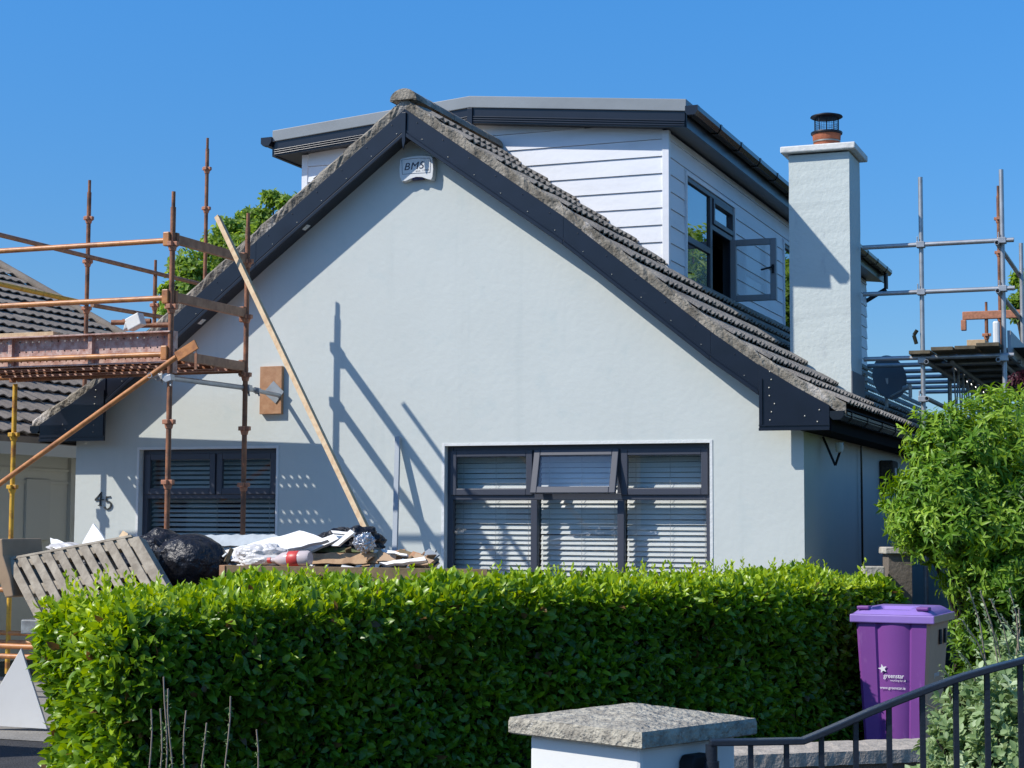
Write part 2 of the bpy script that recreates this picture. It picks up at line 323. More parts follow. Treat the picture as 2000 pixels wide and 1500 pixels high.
# slightly proud corner return seen beside the gable
DW = .13
for (x0, x1, z0, z1), kind in ((WL, 0), (WR, 1)):
    win = tag(bpy.data.objects.new('window', None), 'three bay window with blinds and one tilted top sash' if kind else 'two bay window behind the scaffolding'); link(win, house)
    # painted reveal
    e = .022
    MB().box(x0-e, x0+.004, YF-.006, YF+DW, z0, z1+e).box(x1-.004, x1+e, YF-.006, YF+DW, z0, z1+e).box(x0+.004, x1-.004, YF-.0055, YF+DW, z1-.004, z1+e-.001).build('reveal', M['reveal'], win)
    MB().box(x0-.06, x1+.06, YF-.05, YF+DW, z0-.06, z0+.001).build('sill', M['sill'], win, bevel=.006)
    yf = YF+DW-.055
    zt = aY(898 if kind else 412, 970 if kind else 968, yf).z     # transom
    th = .055
    cols = [x0+.004]
    if kind: cols += [aY(1043, 900, yf).x, aY(1212, 900, yf).x]
    else: cols += [aY(424, 900, yf).x]
    cols += [x1-.004]
    fr = MB()
    fr.box(x0+.004, x0+.004+th, yf, yf+.07, z0, z1-.004).box(x1-.004-th, x1-.004, yf, yf+.07, z0, z1-.004)
    fr.box(x0+.004+th, x1-.004-th, yf, yf+.07, z1-.004-th, z1-.004).box(x0+.004+th, x1-.004-th, yf, yf+.07, z0, z0+th)
    fr.box(x0+.004+th, x1-.004-th, yf-.002, yf+.072, zt-.03, zt+.03)
    for c in cols[1:-1]:
        fr.box(c-.032, c+.032, yf+.002, yf+.068, zt+.03, z1-.004-th)
        if kind: fr.box(c-.032, c+.032, yf+.002, yf+.068, z0+th, zt-.03)
    fr.build('frame', M['winframe'], win, bevel=.004)
    # top sashes
    for i, (a, c) in enumerate(zip(cols, cols[1:])):
        a2, c2 = a+(th*.6 if i == 0 else .01), c-(th*.6 if i == len(cols)-2 else .01)
        zb_, zt_ = zt+.012, z1-.004-th*.75
        tilt = math.radians(16) if (kind and i == 1) else 0
        piv = Vector((0, yf-.012, zt_))
        def tf(p):
            p = Vector(p)-piv; return piv+Vector((p.x, p.y*math.cos(tilt)-(-p.z)*math.sin(tilt), p.z*math.cos(tilt)-p.y*math.sin(tilt)))
        s_ = .062; sb = MB(); y0, y1 = yf-.022, yf+.02
        for q in ((a2, a2+s_, zb_, zt_), (c2-s_, c2, zb_, zt_), (a2+s_, c2-s_, zt_-s_, zt_), (a2+s_, c2-s_, zb_, zb_+s_)):
            sb.box(q[0], q[1], y0, y1, q[2], q[3])
        sb.v = [tuple(tf(v)) for v in sb.v]
        sh = sb.build('sash', M['winframe'], win, bevel=.006)
        g = MB().box(a2+s_, c2-s_, yf-.006, yf+.006, zb_+s_, zt_-s_); g.v = [tuple(tf(v)) for v in g.v]
        g.build('pane', M['glass'], win)
    lowc = cols if kind else [cols[0], cols[-1]]
    for a, c in zip(lowc, lowc[1:]):
        MB().box(a+.03, c-.03, yf+.03, yf+.042, z0+th, zt-.03).build('pane', M['glass'], win)
    # venetian blinds, one per bay
    for i, (a, c) in enumerate(zip(lowc, lowc[1:])):
        bl = MB(); z = z1-.09; yb = yf+.17; k = 0
        while z > z0+.05:
            jx = rnd.uniform(-.003, .003); an = math.radians(60 if kind else 34)+rnd.uniform(-.05, .05)
            d = Vector((0, math.cos(an), math.sin(an)))*.0245
            bl.ob((0.5*(a+c), yb, z+jx), ((c-a)/2-.012, 0, rnd.uniform(-.002, .002)), d, Vector((0, -math.sin(an), math.cos(an)))*.0013)
            z -= .0475
        bl.build('blind', M['blind'], win)
        for fx in (.12, .5, .88): MB().tube((a+(c-a)*fx, yb-.028, z0+.05), (a+(c-a)*fx, yb-.028, z1-.08), .0025, 5).build('blind_cord', M['cord'], win)
    rm = MB()
    rm.box(x0-.5, x1+.5, YF+2.6, YF+2.62, z0-.9, z1+.3).box(x0-.52, x0-.5, YF+.32, YF+2.6, z0-.9, z1+.3).box(x1+.5, x1+.52, YF+.32, YF+2.6, z0-.9, z1+.3)
    rm.box(x0-.5, x1+.5, YF+.32, YF+2.6, z1+.3, z1+.32).box(x0-.5, x1+.5, YF+.32, YF+2.6, z0-.92, z0-.9)
    rm.build('room_interior', M['room'], house)

# roof slopes: courses of rolled tiles
def slope(path, y0f, y1f, mname, gauge=.385, per=.15, amp=.032, name='roof_tiles', parent=house, ny=12, jit=.004, seg=4):
    L = [0]
    for (a, za), (c, zc) in zip(path, path[1:]): L.append(L[-1]+math.hypot(c-a, zc-za))
    def pos(s):
        s = max(0, min(s, L[-1]))
        for i in range(len(L)-1):
            if s <= L[i+1]+1e-9:
                t = (s-L[i])/(L[i+1]-L[i]); a, c = path[i], path[i+1]
                dx, dz = (c[0]-a[0]), (c[1]-a[1]); l = math.hypot(dx, dz); sg = 1 if dx > 0 else -1
                return a[0]+dx*t, a[1]+dz*t, -dz*sg/l*(1 if sg > 0 else 1), abs(dx)/l, sg
    n = int(round(L[-1]/gauge)); g = L[-1]/n; m = MB()
    for k in range(n):
        x_, _, _, _, _ = pos(k*g+g/2); y0, y1 = y0f(x_), y1f(x_)
        tn = max(2, int((y1-y0)/per))
        for q in range(tn):
            ya = y0+(y1-y0)*q/tn; yb = y0+(y1-y0)*(q+1)/tn; o1, o2 = rnd.uniform(-jit, jit), rnd.uniform(-jit, jit)*2
            vs = []; rows = seg+2
            for r in range(rows):
                t = min(r/seg, 1); s = k*g-(.04 if (k and r == 0) else 0)+g*t*(1.0 if r else 0)
                x, z, nx, nz, sg = pos(s+o2*(r > 0)); aw = amp*min(1, t/.55)
                lift = .004+.030*t+o1*t
                for j in range(ny+1):
                    u = j/ny; h = aw*(.5-.5*math.cos(2*math.pi*u))**1.2
                    hh = lift+h
                    if r == rows-1: hh -= .016
                    vs.append((x+nx*sg*hh if sg > 0 else x-abs(nx)*hh, ya+(yb-ya)*u, z+nz*hh))
            fs = [(r*(ny+1)+j, r*(ny+1)+j+1, (r+1)*(ny+1)+j+1, (r+1)*(ny+1)+j) for r in range(rows-1) for j in range(ny)]
            m.add(vs, fs)
    return m.build(name, M[mname], parent, auto=True)
DX0, DX1, DY = -9.12, -4.93, 17.0          # attic storey: left wall, right wall, front
YV = 14.80
slope(PRO[4:], lambda x: YV+rnd.uniform(-.01, .01), lambda x: DY+.1 if x < DX1-.1 else YB, 'tile', name='roof_slope', ny=8)
slope(PRO[:5][::-1], lambda x: YV, lambda x: DY+.1 if x > DX0+.1 else YB, 'tile', name='roof_slope', ny=4, per=.3)
# decking under the tiles so no light leaks through
b = MB()
for (a, za), (c, zc) in zip(PRO, PRO[1:]):
    cut = (c > DX0+.3 and a < DX1-.3)
    y1 = DY+.12 if cut else YB
    b.add([(a, YV+.05, za-.03), (c, YV+.05, zc-.03), (c, y1, zc-.03), (a, y1, za-.03), (a, YV+.05, za-.07), (c, YV+.05, zc-.07), (c, y1, zc-.07), (a, y1, za-.07)],
          [(0, 1, 2, 3), (7, 6, 5, 4), (0, 4, 5, 1), (3, 2, 6, 7)])
b.build('roof_deck', M['pierdark'], house)
# ridge tiles
for k in range(5):
    y0 = YV-.05+k*.46; b = MB()
    prof = [(math.cos(t)*.135, math.sin(t)*.115-.04) for t in [math.pi*i/12 for i in range(13)]]
    vs = [(-6.87+px*s, y, 5.60+pz*s+.03) for (y, s) in ((y0, 1.03), (y0+.05, 1.02), (y0+.47, 1.0)) for px, pz in prof]
    vs += [(-6.87+px*.8, y0, 5.60+pz*.8+.02) for px, pz in prof]
    fs = [(r*13+i, r*13+i+1, (r+1)*13+i+1, (r+1)*13+i) for r in range(2) for i in range(12)]+[(39+i, 39+i+1, i+1, i) for i in range(12)]
    b.add(vs, fs); b.build('ridge_tile', M['mortar'] if k == 0 else M['tile'], house, auto=True)
b = MB(); b.prism([(-6.87+math.cos(t)*.137, YV-.055, 5.60+math.sin(t)*.104) for t in [math.pi*i/10 for i in range(11)]], (0, .2, 0)); b.build('ridge_mortar', M['mortar'], house)

# verge mortar under the tiles, rough edge
def verge(path, y, name):
    m = MB(); N = 110
    L = [0]
    for (a, za), (c, zc) in zip(path, path[1:]): L.append(L[-1]+math.hypot(c-a, zc-za))
    def P(s):
        for i in range(len(L)-1):
            if s <= L[i+1]+1e-9:
                t = (s-L[i])/(L[i+1]-L[i]); return path[i][0]+(path[i+1][0]-path[i][0])*t, path[i][1]+(path[i+1][1]-path[i][1])*t
    vs = []; r = random.Random(3)
    for i in range(N+1):
        x, z = P(L[-1]*i/N*.9999); st = .022*(((L[-1]*i/N) / .385) % 1)
        j = r.uniform(-.007, .007); k = r.uniform(-.008, .008)
        vs += [(x, y+.16, z+.02), (x, y-.012+j*.5, z+.022+st*.7+k*.3), (x, y-.022+k, z+.0+st*.5+j), (x, y-.014+j, z-.045+k*.6), (x, y-.004+k*.5, z-.086+j*.6), (x, y+.1, z-.085)]
    fs = [(i*6+k, i*6+k+1, i*6+k+7, i*6+k+6) for i in range(N) for k in range(5)]
    m.add(vs, fs); return m.build(name, M['mortar'], house)
verge(PRO[4:], YV, 'verge_mortar'); verge(PRO[:5][::-1], YV, 'verge_mortar')

# barge boards, soffits and boxed eaves
YBG = 14.785
def strip(pts, y0, y1, o0, o1, x_cut=None):
    m = MB()
    for (a, za), (c, zc) in zip(pts, pts[1:]):
        m.prism([(a, y0, za+o1), (c, y0, zc+o1), (c, y0, zc+o0), (a, y0, za+o0)], (0, y1-y0, 0))
    return m
RP = [(-6.87, 5.60), (-5.27, 4.47), (-3.9, 3.37), (-3.47, 3.06)]
LP = [(-10.14, 3.12), (-9.6, 3.53), (-8.45, 4.42), (-6.87, 5.60)]
TO, BO = -.08, -.345
for P_, nm in ((RP, 'right'), (LP, 'left')):
    bb = strip(P_, YBG, YBG+.02, TO, BO).build('barge_board', M['navyboard'], house, bevel=.003)
    strip(P_, YBG-.014, YBG, BO+.0, BO+.045).build('lower_moulding', M['navyboard'], bb, bevel=.005)
    strip(P_, YBG-.008, YBG, BO+.055, BO+.07).build('groove_bead', M['navyboard'], bb)
    for (a, za), (c, zc) in zip(P_, P_[1:]):
        L = math.hypot(c-a, zc-za); k = int(L/.3)
        for i in range(k):
            for o in (-.06, -.2):
                t = (i+.5+(.2 if o < -.1 else 0))/k; x = a+(c-a)*t; z = za+(zc-za)*t+TO+o*.9
                MB().lathe((x, YBG-.004, z), [(0, -.004), (.004, -.003), (.006, .004)], 8, (0, 1, 0)).build('screw_cap', M['anthracite' if o > -.1 else 'steelband'], bb)
    strip(P_, YBG+.02, YF+.02, BO+.03, BO+.045).build('soffit', M['anthracite'], house)
apx = MB().prism([(-6.892, YBG-.02, 5.60-.12), (-6.848, YBG-.02, 5.60-.12), (-6.852, YBG-.02, 5.60-.40), (-6.874, YBG-.02, 5.60-.48), (-6.888, YBG-.02, 5.60-.40)], (0, .018, 0)).build('apex_trim', M['navyboard'], house, bevel=.004)
sp = MB().lathe((*aY(598, 452, YBG+.1).xy, 0), [(0, 0), (.0, 0)], 8)
for px, py in ((598, 452), (394, 630)):
    p = aY(px, py, YBG+.12); x = p.x
    zz = [za+(zc-za)*(x-a)/(c-a) for (a, za), (c, zc) in zip(LP, LP[1:]) if a <= x <= c][0]+BO+.028
    MB().ob((x, p.y, zz), (.035*.79, 0, .035*.61), (0, .035, 0), (0, 0, .004)).build('soffit_vent', M['white'], house, bevel=.002)
for sx, X0, X1 in ((1, -3.47, -2.86), (-1, -10.14, -10.92)):
    pts = [(X0, 2.41), (X1, 2.41), (X1, zroof(X1)-.07), (X0+(X1-X0)*.5, zroof((X0+X1)/2)-.07), (X0, zroof(X0)-.075)]
    bx = MB().prism([(x, YBG-.012, z) for x, z in pts], (0, .02, 0)).build('eaves_box', M['navyboard'], house, bevel=.003)
    MB().box(min(X0, X1), max(X0, X1), YBG-.026, YBG-.0125, 2.41, 2.432).box(min(X0, X1), max(X0, X1), YBG-.022, YBG-.0126, 2.45, 2.462).build('box_bead', M['navyboard'], bx)
    xx = X0+.02*sx; MB().box(xx-.012, xx+.012, YBG-.026, YBG-.0125, 2.462, zroof(X0)-.2).build('box_bead', M['navyboard'], bx)
    for i in range(7): MB().lathe((X0+sx*(.09+rnd.random()*.05), YBG-.016, 2.5+i*.07), [(0, -.004), (.006, -.002), (.009, .004)], 8, (0, 1, 0)).build('screw_cap', M['steelband'], bx)
    for i in range(3): MB().lathe((X0+sx*(.4+rnd.random()*.15), YBG-.016, 2.48+i*.05), [(0, -.004), (.006, -.002), (.009, .004)], 8, (0, 1, 0)).build('screw_cap', M['steelband'], bx)
    # soffit under the eaves and fascia along the side
    Xw = XR if sx > 0 else XL
    MB().box(min(Xw, X1), max(Xw, X1), YBG+.008, YB, 2.412, 2.425).build('eaves_soffit', M['darkfascia'], house)
    MB().box(X1-.012, X1+.012, YBG+.009, YB, 2.40, zroof(X1)-.035).build('fascia', M['darkfascia'], house)
    # gutter
    gx = X1+sx*.062; gz = 2.56; r = .058; g = MB()
    prof = [(-r, .01), (-r, -.035), (-r*.55, -.062), (r*.55, -.062), (r, -.03), (r, .012)]
    vs = [(gx+px, y, gz+pz) for y in (YBG-.01, YB) for px, pz in prof]; n = len(prof)
    g.add(vs, [(i, i+1, n+i+1, n+i) for i in range(n-1)]+[tuple(range(n))])
    gt = g.build('gutter', M['gutter'], house, solid=.004)
    y = YBG+.35
    while y < YB-1:
        vs = [(gx+px*1.12, yy, gz+pz*1.12) for yy in (y, y+.05) for px, pz in prof]; MB().add(vs, [(i, i+1, n+i+1, n+i) for i in range(n-1)]).build('gutter_clip', M['gutter'], gt, solid=.004); y += .8 if y < 20 else 2.4

# attic storey: shiplap boards, corner trims, shallow roof, gutter, windows
at_roof_l, at_roof_m, at_roof_r = XZ(532, 255, DY-.2), XZ(930, 186, DY-.2), XZ(1340, 193, DY-.2)
xm = (at_roof_l[0]+at_roof_r[0])/2
zl, zm, zr = at_roof_l[1], at_roof_m[1], at_roof_r[1]
def ztop(x): return zl+(zm-zl)*(x-at_roof_l[0])/(xm-at_roof_l[0]) if x < xm else zm+(zr-zm)*(x-xm)/(at_roof_r[0]-xm)
z = aY(1295, 272, DY).z; bh = .178
b = MB(); zz = z+bh*3
while zz > 3.4:
    # front boards, clipped to the roofline
    z0, z1 = zz-bh+.0045, zz
    x0, x1 = DX0+.05, DX1-.05
    segs = np.linspace(x0, x1, 25)
    for a, c in zip(segs, segs[1:]):
        ta, tc_ = min(z1, ztop(a)-.27), min(z1, ztop(c)-.27)
        if ta > z0 and tc_ > z0: b.prism([(a, DY-.016, z0), (c, DY-.016, z0), (c, DY-.002, tc_), (a, DY-.002, ta)], (0, .03, 0))
    zz -= bh
b.build('cladding', M['clad'], house)
# window openings in the side wall, measured along Y
W1 = (17.66, 19.72, aY(1340, 565, 17.66).z-.0, aY(1340, 342, 17.66).z)
W2 = (22.4, 23.6, W1[2]+.0, W1[3])
b = MB(); zz = z+bh*3
while zz > 3.3:
    z0, z1 = zz-bh+.0045, min(zz, zr-.27)
    if z1 > z0:
        ys = [(DY+.05, W1[0]-.04), (W1[1]+.04, W2[0]-.04), (W2[1]+.04, YB-.3)] if (z1 < W1[3]+.02 and z0 > W1[2]-.04) else [(DY+.05, YB-.3)]
        if len(ys) == 1 and (z0 < W1[3]+.04 and z1 > W1[2]-.04):
            if z1 > W1[3]:      # board crossing the window heads
                for (a, c) in ((DY+.05, W1[0]-.04), (W1[1]+.04, W2[0]-.04), (W2[1]+.04, YB-.3)): b.prism([(DX1+.016, a, z0), (DX1+.016, c, z0), (DX1+.002, c, z1), (DX1+.002, a, z1)], (-.03, 0, 0))
                for (a, c) in ((W1[0]-.04, W1[1]+.04), (W2[0]-.04, W2[1]+.04)): b.prism([(DX1+.0155, a, W1[3]+.04), (DX1+.0155, c, W1[3]+.04), (DX1+.002, c, max(z1, W1[3]+.045)), (DX1+.002, a, max(z1, W1[3]+.045))], (-.03, 0, 0))
                zz -= bh; continue
            ys = [(DY+.05, W1[0]-.04), (W1[1]+.04, W2[0]-.04), (W2[1]+.04, YB-.3)]
            for (a, c) in ((W1[0]-.04, W1[1]+.04), (W2[0]-.04, W2[1]+.04)): b.prism([(DX1+.0155, a, z0), (DX1+.0155, c, z0), (DX1+.006, c, max(z0+.01, W1[2]-.04)), (DX1+.006, a, max(z0+.01, W1[2]-.04))], (-.03, 0, 0))
        for a, c in ys: b.prism([(DX1+.016, a, z0), (DX1+.016, c, z0), (DX1+.002, c, z1), (DX1+.002, a, z1)], (-.03, 0, 0))
    zz -= bh
b.build('cladding', M['clad'], house)
pieces([MB().box(DX1-.05, DX1+.022, DY-.022, DY+.05, 3.4, zr-.26), MB().box(DX0-.022, DX0+.05, DY-.022, DY+.05, 3.4, zl-.26)], 'corner_trim', M['clad'], house, bevel=.004)
# sheathing behind the boards
b = MB(); b.prism([(DX0+.02, DY+.0145, 3.3), (DX1-.02, DY+.0145, 3.3), (DX1-.02, DY+.0145, zr-.2), (xm, DY+.0145, zm-.2), (DX0+.02, DY+.0145, zl-.2)], (0, .1, 0))
b.box(DX0, DX0+.1, DY+.12, YB-.3, 3.3, zl-.2).box(DX0, DX1, YB-.4, YB-.3, 2.5, zr-.1)
for a, c, z0, z1 in ((DY+.1145, W1[0], 3.3, zr-.2), (W1[1], W2[0], 3.3, zr-.2), (W2[1], YB-.3, 3.3, zr-.2), (W1[0], W1[1], 3.3, W1[2]), (W1[0], W1[1], W1[3], zr-.2), (W2[0], W2[1], 3.3, W2[2]), (W2[0], W2[1], W2[3], zr-.2)):
    b.box(DX1-.12, DX1-.016, a, c, z0, z1)
b.build('attic_wall', M['cladgap'], house)
b = MB().box(DX1-1.6, DX1-1.55, DY+.2, YB-.5, 3.2, zr-.2); b.build('attic_partition', M['room'], house)
# roof body
YD0 = DY-.2
ol, orr = at_roof_l[0], at_roof_r[0]
b = MB().prism([(ol, YD0, zl), (xm, YD0, zm), (orr, YD0, zr), (orr, YD0, zr-.125), (xm, YD0, zm-.125), (ol, YD0, zl-.125)], (0, YB-YD0, 0))
b.build('attic_roof', M['roofedge'], house, bevel=.006)
fa = MB().prism([(ol+.02, YD0+.02, zl-.125), (xm, YD0+.02, zm-.125), (orr-.02, YD0+.02, zr-.125), (orr-.02, YD0+.02, zr-.285), (xm, YD0+.02, zm-.285), (ol+.02, YD0+.02, zl-.285)], (0, .02, 0)).build('attic_fascia', M['navyboard'], house)
for o in (-.215, -.238, -.262):
    MB().prism([(ol+.02, YD0+.008, zl+o), (xm, YD0+.008, zm+o), (orr-.02, YD0+.008, zr+o), (orr-.02, YD0+.008, zr+o-.012), (xm, YD0+.008, zm+o-.012), (ol+.02, YD0+.008, zl+o-.012)], (0, .0115, 0)).build('fascia_bead', M['navyboard'], fa, bevel=.003)
MB().box(xm-.03, xm+.03, YD0-.002, YD0+.03, zm-.31, zm-.13).build('fascia_joint', M['navyboard'], fa, bevel=.004)
MB().prism([(ol+.02, YD0+.04, zl-.275), (xm, YD0+.04, zm-.275), (orr-.02, YD0+.04, zr-.275), (orr-.02, YD0+.04, zr-.262), (xm, YD0+.04, zm-.262), (ol+.02, YD0+.04, zl-.262)], (0, YB-YD0-.1, 0)).build('attic_soffit', M['anthracite'], house)
for sx, X1, zz in ((1, orr, zr), (-1, ol, zl)):
    MB().box(X1-.02, X1-.002*sx if sx > 0 else X1+.02, YD0+.04, YB, zz-.285, zz-.126).build('attic_side_fascia', M['navyboard'], house)
    gx = X1+sx*.062; gz = zz-.09; r = .06; g = MB()
    prof = [(-r, .01), (-r, -.05), (-r*.6, -.075), (r*.5, -.075), (r, -.035), (r, .012)]
    vs = [(gx+px, y, gz+pz) for y in (YD0-.015, YB) for px, pz in prof]; n = len(prof)
    g.add(vs, [(i, i+1, n+i+1, n+i) for i in range(n-1)])
    gt = g.build('attic_gutter', M['gutter'], house, solid=.004)
    vs = [(gx+px*1.1, y, gz+pz*1.1) for y in (YD0-.03, YD0+.05) for px, pz in prof]
    MB().add(vs, [(i, (i+1) % n, n+(i+1) % n, n+i) for i in range(n)]+[tuple(range(n)), tuple(range(n, 2*n))[::-1]]).build('gutter_end', M['navyboard'], gt)
    y = YD0+.9
    while y < YB-.5:
        vs = [(gx+px*1.13, yy, gz+pz*1.13) for yy in (y, y+.06) for px, pz in prof]; MB().add(vs, [(i, i+1, n+i+1, n+i) for i in range(n-1)]).build('gutter_clip', M['gutter'], gt, solid=.004); y += .9
# downpipe bend at the far end of the attic gutter
gx = orr+.07
MB().tube((gx, YB-.3, zr-.16), (gx, YB-.3, zr-.42), .035).tube((gx, YB-.3, zr-.42), (gx-.35, YB-.3, zr-.62), .035).build('downpipe', M['gutter'], house, auto=True)

def side_window(Y0, Y1, z0, z1, full):
    win = tag(bpy.data.objects.new('attic_window', None)); link(win, house)
    X = DX1-.045; t = .055
    fr = MB().box(X, X+.06, Y0, Y0+t, z0, z1).box(X, X+.06, Y1-t, Y1, z0, z1).box(X, X+.06, Y0+t, Y1-t, z1-t, z1).box(X, X+.06, Y0+t, Y1-t, z0, z0+t)
    if full:
        ym = 18.66; zt = aY(1400, 462, 19.0); zt = aY(1425, 462, 19.45).z; zl_ = aY(1345, 465, 17.75).z
        fr.box(X+.002, X+.058, ym, ym+.09, z0+t, z1-t).box(X+.001, X+.057, ym+.09, Y1-t, zt-.03, zt+.03).box(X+.001, X+.057, Y0+t, ym, zl_-.04, zl_+.03)
        fr.build('frame', M['winframe'], win, bevel=.004)
        MB().box(X+.025, X+.035, Y0+t, ym, z0+t, zl_-.04).build('pane', M['glassdormer'], win)
        MB().box(X+.025, X+.035, Y0+t, ym, zl_+.03, z1-t).build('pane', M['glassdormer'], win)
        MB().box(X+.025, X+.035, ym+.15, Y1-t-.05, zt+.09, z1-t-.05).build('pane', M['glassdormer'], win)
        s = MB().box(X+.03, X+.075, ym+.1, ym+.15, zt+.035, z1-t).box(X+.03, X+.075, Y1-t-.05, Y1-t, zt+.035, z1-t).box(X+.03, X+.075, ym+.15, Y1-t-.05, z1-t-.05, z1-t+.001).box(X+.03, X+.075, ym+.15, Y1-t-.05, zt+.035, zt+.09)
        s.build('sash', M['winframe'], win, bevel=.005)
        # casement standing open at a right angle to the wall
        cy = aY(1424, 530, 0+19.5); yh = 19.5; xa = DX1+.03; xb = aY(1517, 520, yh).x; za, zb = aY(1424, 590, yh).z, aY(1424, 470, yh).z; s_ = .07
        c = MB()
        for q in ((xa, xa+s_, za, zb), (xb-s_, xb, za, zb), (xa+s_, xb-s_, zb-s_, zb), (xa+s_, xb-s_, za, za+s_)): c.box(q[0], q[1], yh-.03, yh+.03, q[2], q[3])
        c.build('casement', M['winframe2'], win, bevel=.006)
        MB().box(xa+s_, xb-s_, yh-.006, yh+.006, za+s_, zb-s_).build('pane', M['glass'], win)
        zh = (za+zb)/2+.02; MB().box(xb-s_+.02, xb-.02, yh-.05, yh-.03, zh-.07, zh+.03).bar((xb-.035, yh-.055, zh), (xb-.17, yh-.06, zh-.03), .02, .02).build('handle', M['blackmetal'], win, bevel=.004)
    else:
        fr.build('frame', M['winframe'], win, bevel=.004)
        MB().box(X+.025, X+.035, Y0+t, Y1-t, z0+t, z1-t).build('pane', M['glassdormer'], win)
    MB().box(DX1-.01, DX1+.03, Y0-.04, Y0, z0-.05, z1+.04).box(DX1-.01, DX1+.03, Y1, Y1+.04, z0-.05, z1+.04).box(DX1-.01, DX1+.03, Y0, Y1, z1, z1+.04).build('window_trim', M['clad'], win)
    MB().box(DX1-.01, DX1+.07, Y0-.0, Y1, z0-.05, z0).build('sill', M['clad'], win, bevel=.006)
M['winframe2'] = mat('pale_grey_window_plastic', (.34, .35, .37), .4)
side_window(*W1, True); side_window(*W2, False)

# chimney
CX0, CX1, CY0, CY1 = -3.88, -3.245, 17.95, 18.58
cb, ct = 2.6, aY(1600, 300, CY0).z
b = MB(); r = random.Random(5); N = 34
rows = []
for k in range(N+1):
    zz = cb+(ct-cb)*k/N; j = lambda: r.uniform(-.0018, .0018)
    rows.append([(CX0+j(), CY0+j(), zz), (CX1+j(), CY0+j(), zz), (CX1+j(), CY1+j(), zz), (CX0+j(), CY1+j(), zz)])
b.add([p for q in rows for p in q], [(4*k+i, 4*k+(i+1) % 4, 4*k+4+(i+1) % 4, 4*k+4+i) for k in range(N) for i in range(4)])
chim = b.build('chimney', M['chim'], house)
zc0, zc1 = aY(1600, 293, CY0-.07).z, aY(1600, 281, CY0-.07).z
MB().box(CX0-.075, CX1+.075, CY0-.075, CY1+.075, zc0-.005, zc1).build('chimney_cap', M['cap'], chim, bevel=.012)
pc = Vector(((CX0+CX1)/2+.03, (CY0+CY1)/2-.02, zc1))
MB().lathe(pc, [(.14, -.01), (.135, .06), (.138, .1), (.146, .115), (.15, .17), (.15, .19), (.12, .19), (.12, .1)], 28).build('chimney_pot', M['terra'], chim, auto=True)
MB().lathe(pc, [(.139, .085), (.145, .085), (.145, .10), (.139, .10)], 28).build('pot_band', M['steelband'], chim, auto=True)
cw = MB().lathe(pc, [(.152, .17), (.165, .175), (.168, .19), (.165, .197), (.12, .2)], 28)
for i in range(5):
    t = 2*math.pi*i/5+.5; cw.tube(pc+Vector((math.cos(t)*.13, math.sin(t)*.13, .15)), pc+Vector((math.cos(t)*.13, math.sin(t)*.13, .37)), .007, 6)
for i in range(28):
    t = 2*math.pi*i/28; cw.tube(pc+Vector((math.cos(t)*.125, math.sin(t)*.125, .19)), pc+Vector((math.cos(t)*.125, math.sin(t)*.125, .35)), .0013, 4)
for k in range(6): cw.lathe(pc, [(.1235, .2+k*.019), (.1262, .2+k*.019), (.1262, .2026+k*.019), (.1235, .2026+k*.019)], 28)
cw.lathe(pc, [(.0, .357), (.155, .35), (.172, .36), (.165, .372), (.09, .394), (0, .402)], 32)
cw.build('chimney_cowl', M['blackmetal'], chim, auto=True)
MB().box(CX1+.0, CX1+.012, CY0-.01, CY1+.1, zroof(CX1)-.1, zroof(CX1)+.28).box(CX0-.05, CX1+.02, CY0-.012, CY0-.0, zroof(CX1)-.1, zroof(CX1)+.0).build('flashing', M['lead'], chim)
# fittings on the side wall
b = MB(); x = XR+.04
b.tube((x, 17.6, 0), (x, 17.6, 2.4), .011, 8); b.build('wall_pipe', M['gutter'], house, auto=True)
MB().box(XR+.002, XR+.15, 18.9, 19.25, 1.95, 2.3).build('meter_box', M['bark'], house, bevel=.02)
MB().box(XR+.15, XR+.156, 19.0, 19.1, 2.08, 2.22).build('meter_cover', M['lnb'], house)

# house number, old-style digits as flat metal strokes
hn = tag(bpy.data.objects.new('house_number', None)); link(hn, house)
def stroke(pts, name):
    m = MB(); P = [aY(150+x/15, 930+y/15, YF-.012) for x, y, _ in pts]; W = [q[2]/15/210 for q in pts]
    for i in range(len(P)-1):
        a, c = P[i], P[i+1]; d = (c-a).normalized(); n_ = Vector((-d.z, 0, d.x))
        e = d*.002
        m.prism([a-e-n_*W[i]/2, c+e-n_*W[i+1]/2, c+e+n_*W[i+1]/2, a-e+n_*W[i]/2], (0, .010+.0003*i, 0))
    return m
m4 = stroke([(712, 470, 30), (620, 590, 40), (535, 690, 50)], ''); m4b = stroke([(530, 700, 45), (640, 695, 30), (780, 685, 32)], ''); m4c = stroke([(712, 470, 30), (698, 640, 42), (680, 780, 50), (672, 860, 50)], ''); m4d = stroke([(630, 855, 26), (720, 855, 26)], '')
m4.add(m4b.v, m4b.f); m4.add([(x, y-.002, z) for x, y, z in m4c.v], m4c.f); m4.add([(x, y-.004, z) for x, y, z in m4d.v], m4d.f)
m4.build('numeral', M['numeral'], hn)
m5 = stroke([(975, 600, 40), (920, 605, 36), (860, 605, 34)], ''); m5b = stroke([(862, 600, 30), (850, 680, 34), (850, 745, 30)], '')
arc = [(850+x, y, w_) for x, y, w_ in ((0, 735, 28), (60, 730, 34), (115, 760, 42), (148, 810, 48), (150, 860, 46), (125, 915, 40), (80, 955, 36), (25, 968, 34), (-25, 945, 34), (-45, 900, 46))]
m5c = stroke(arc, ''); m5.add([(x, y-.002, z) for x, y, z in m5b.v], m5b.f); m5.add([(x, y-.004, z) for x, y, z in m5c.v], m5c.f)
m5.build('numeral', M['numeral'], hn)

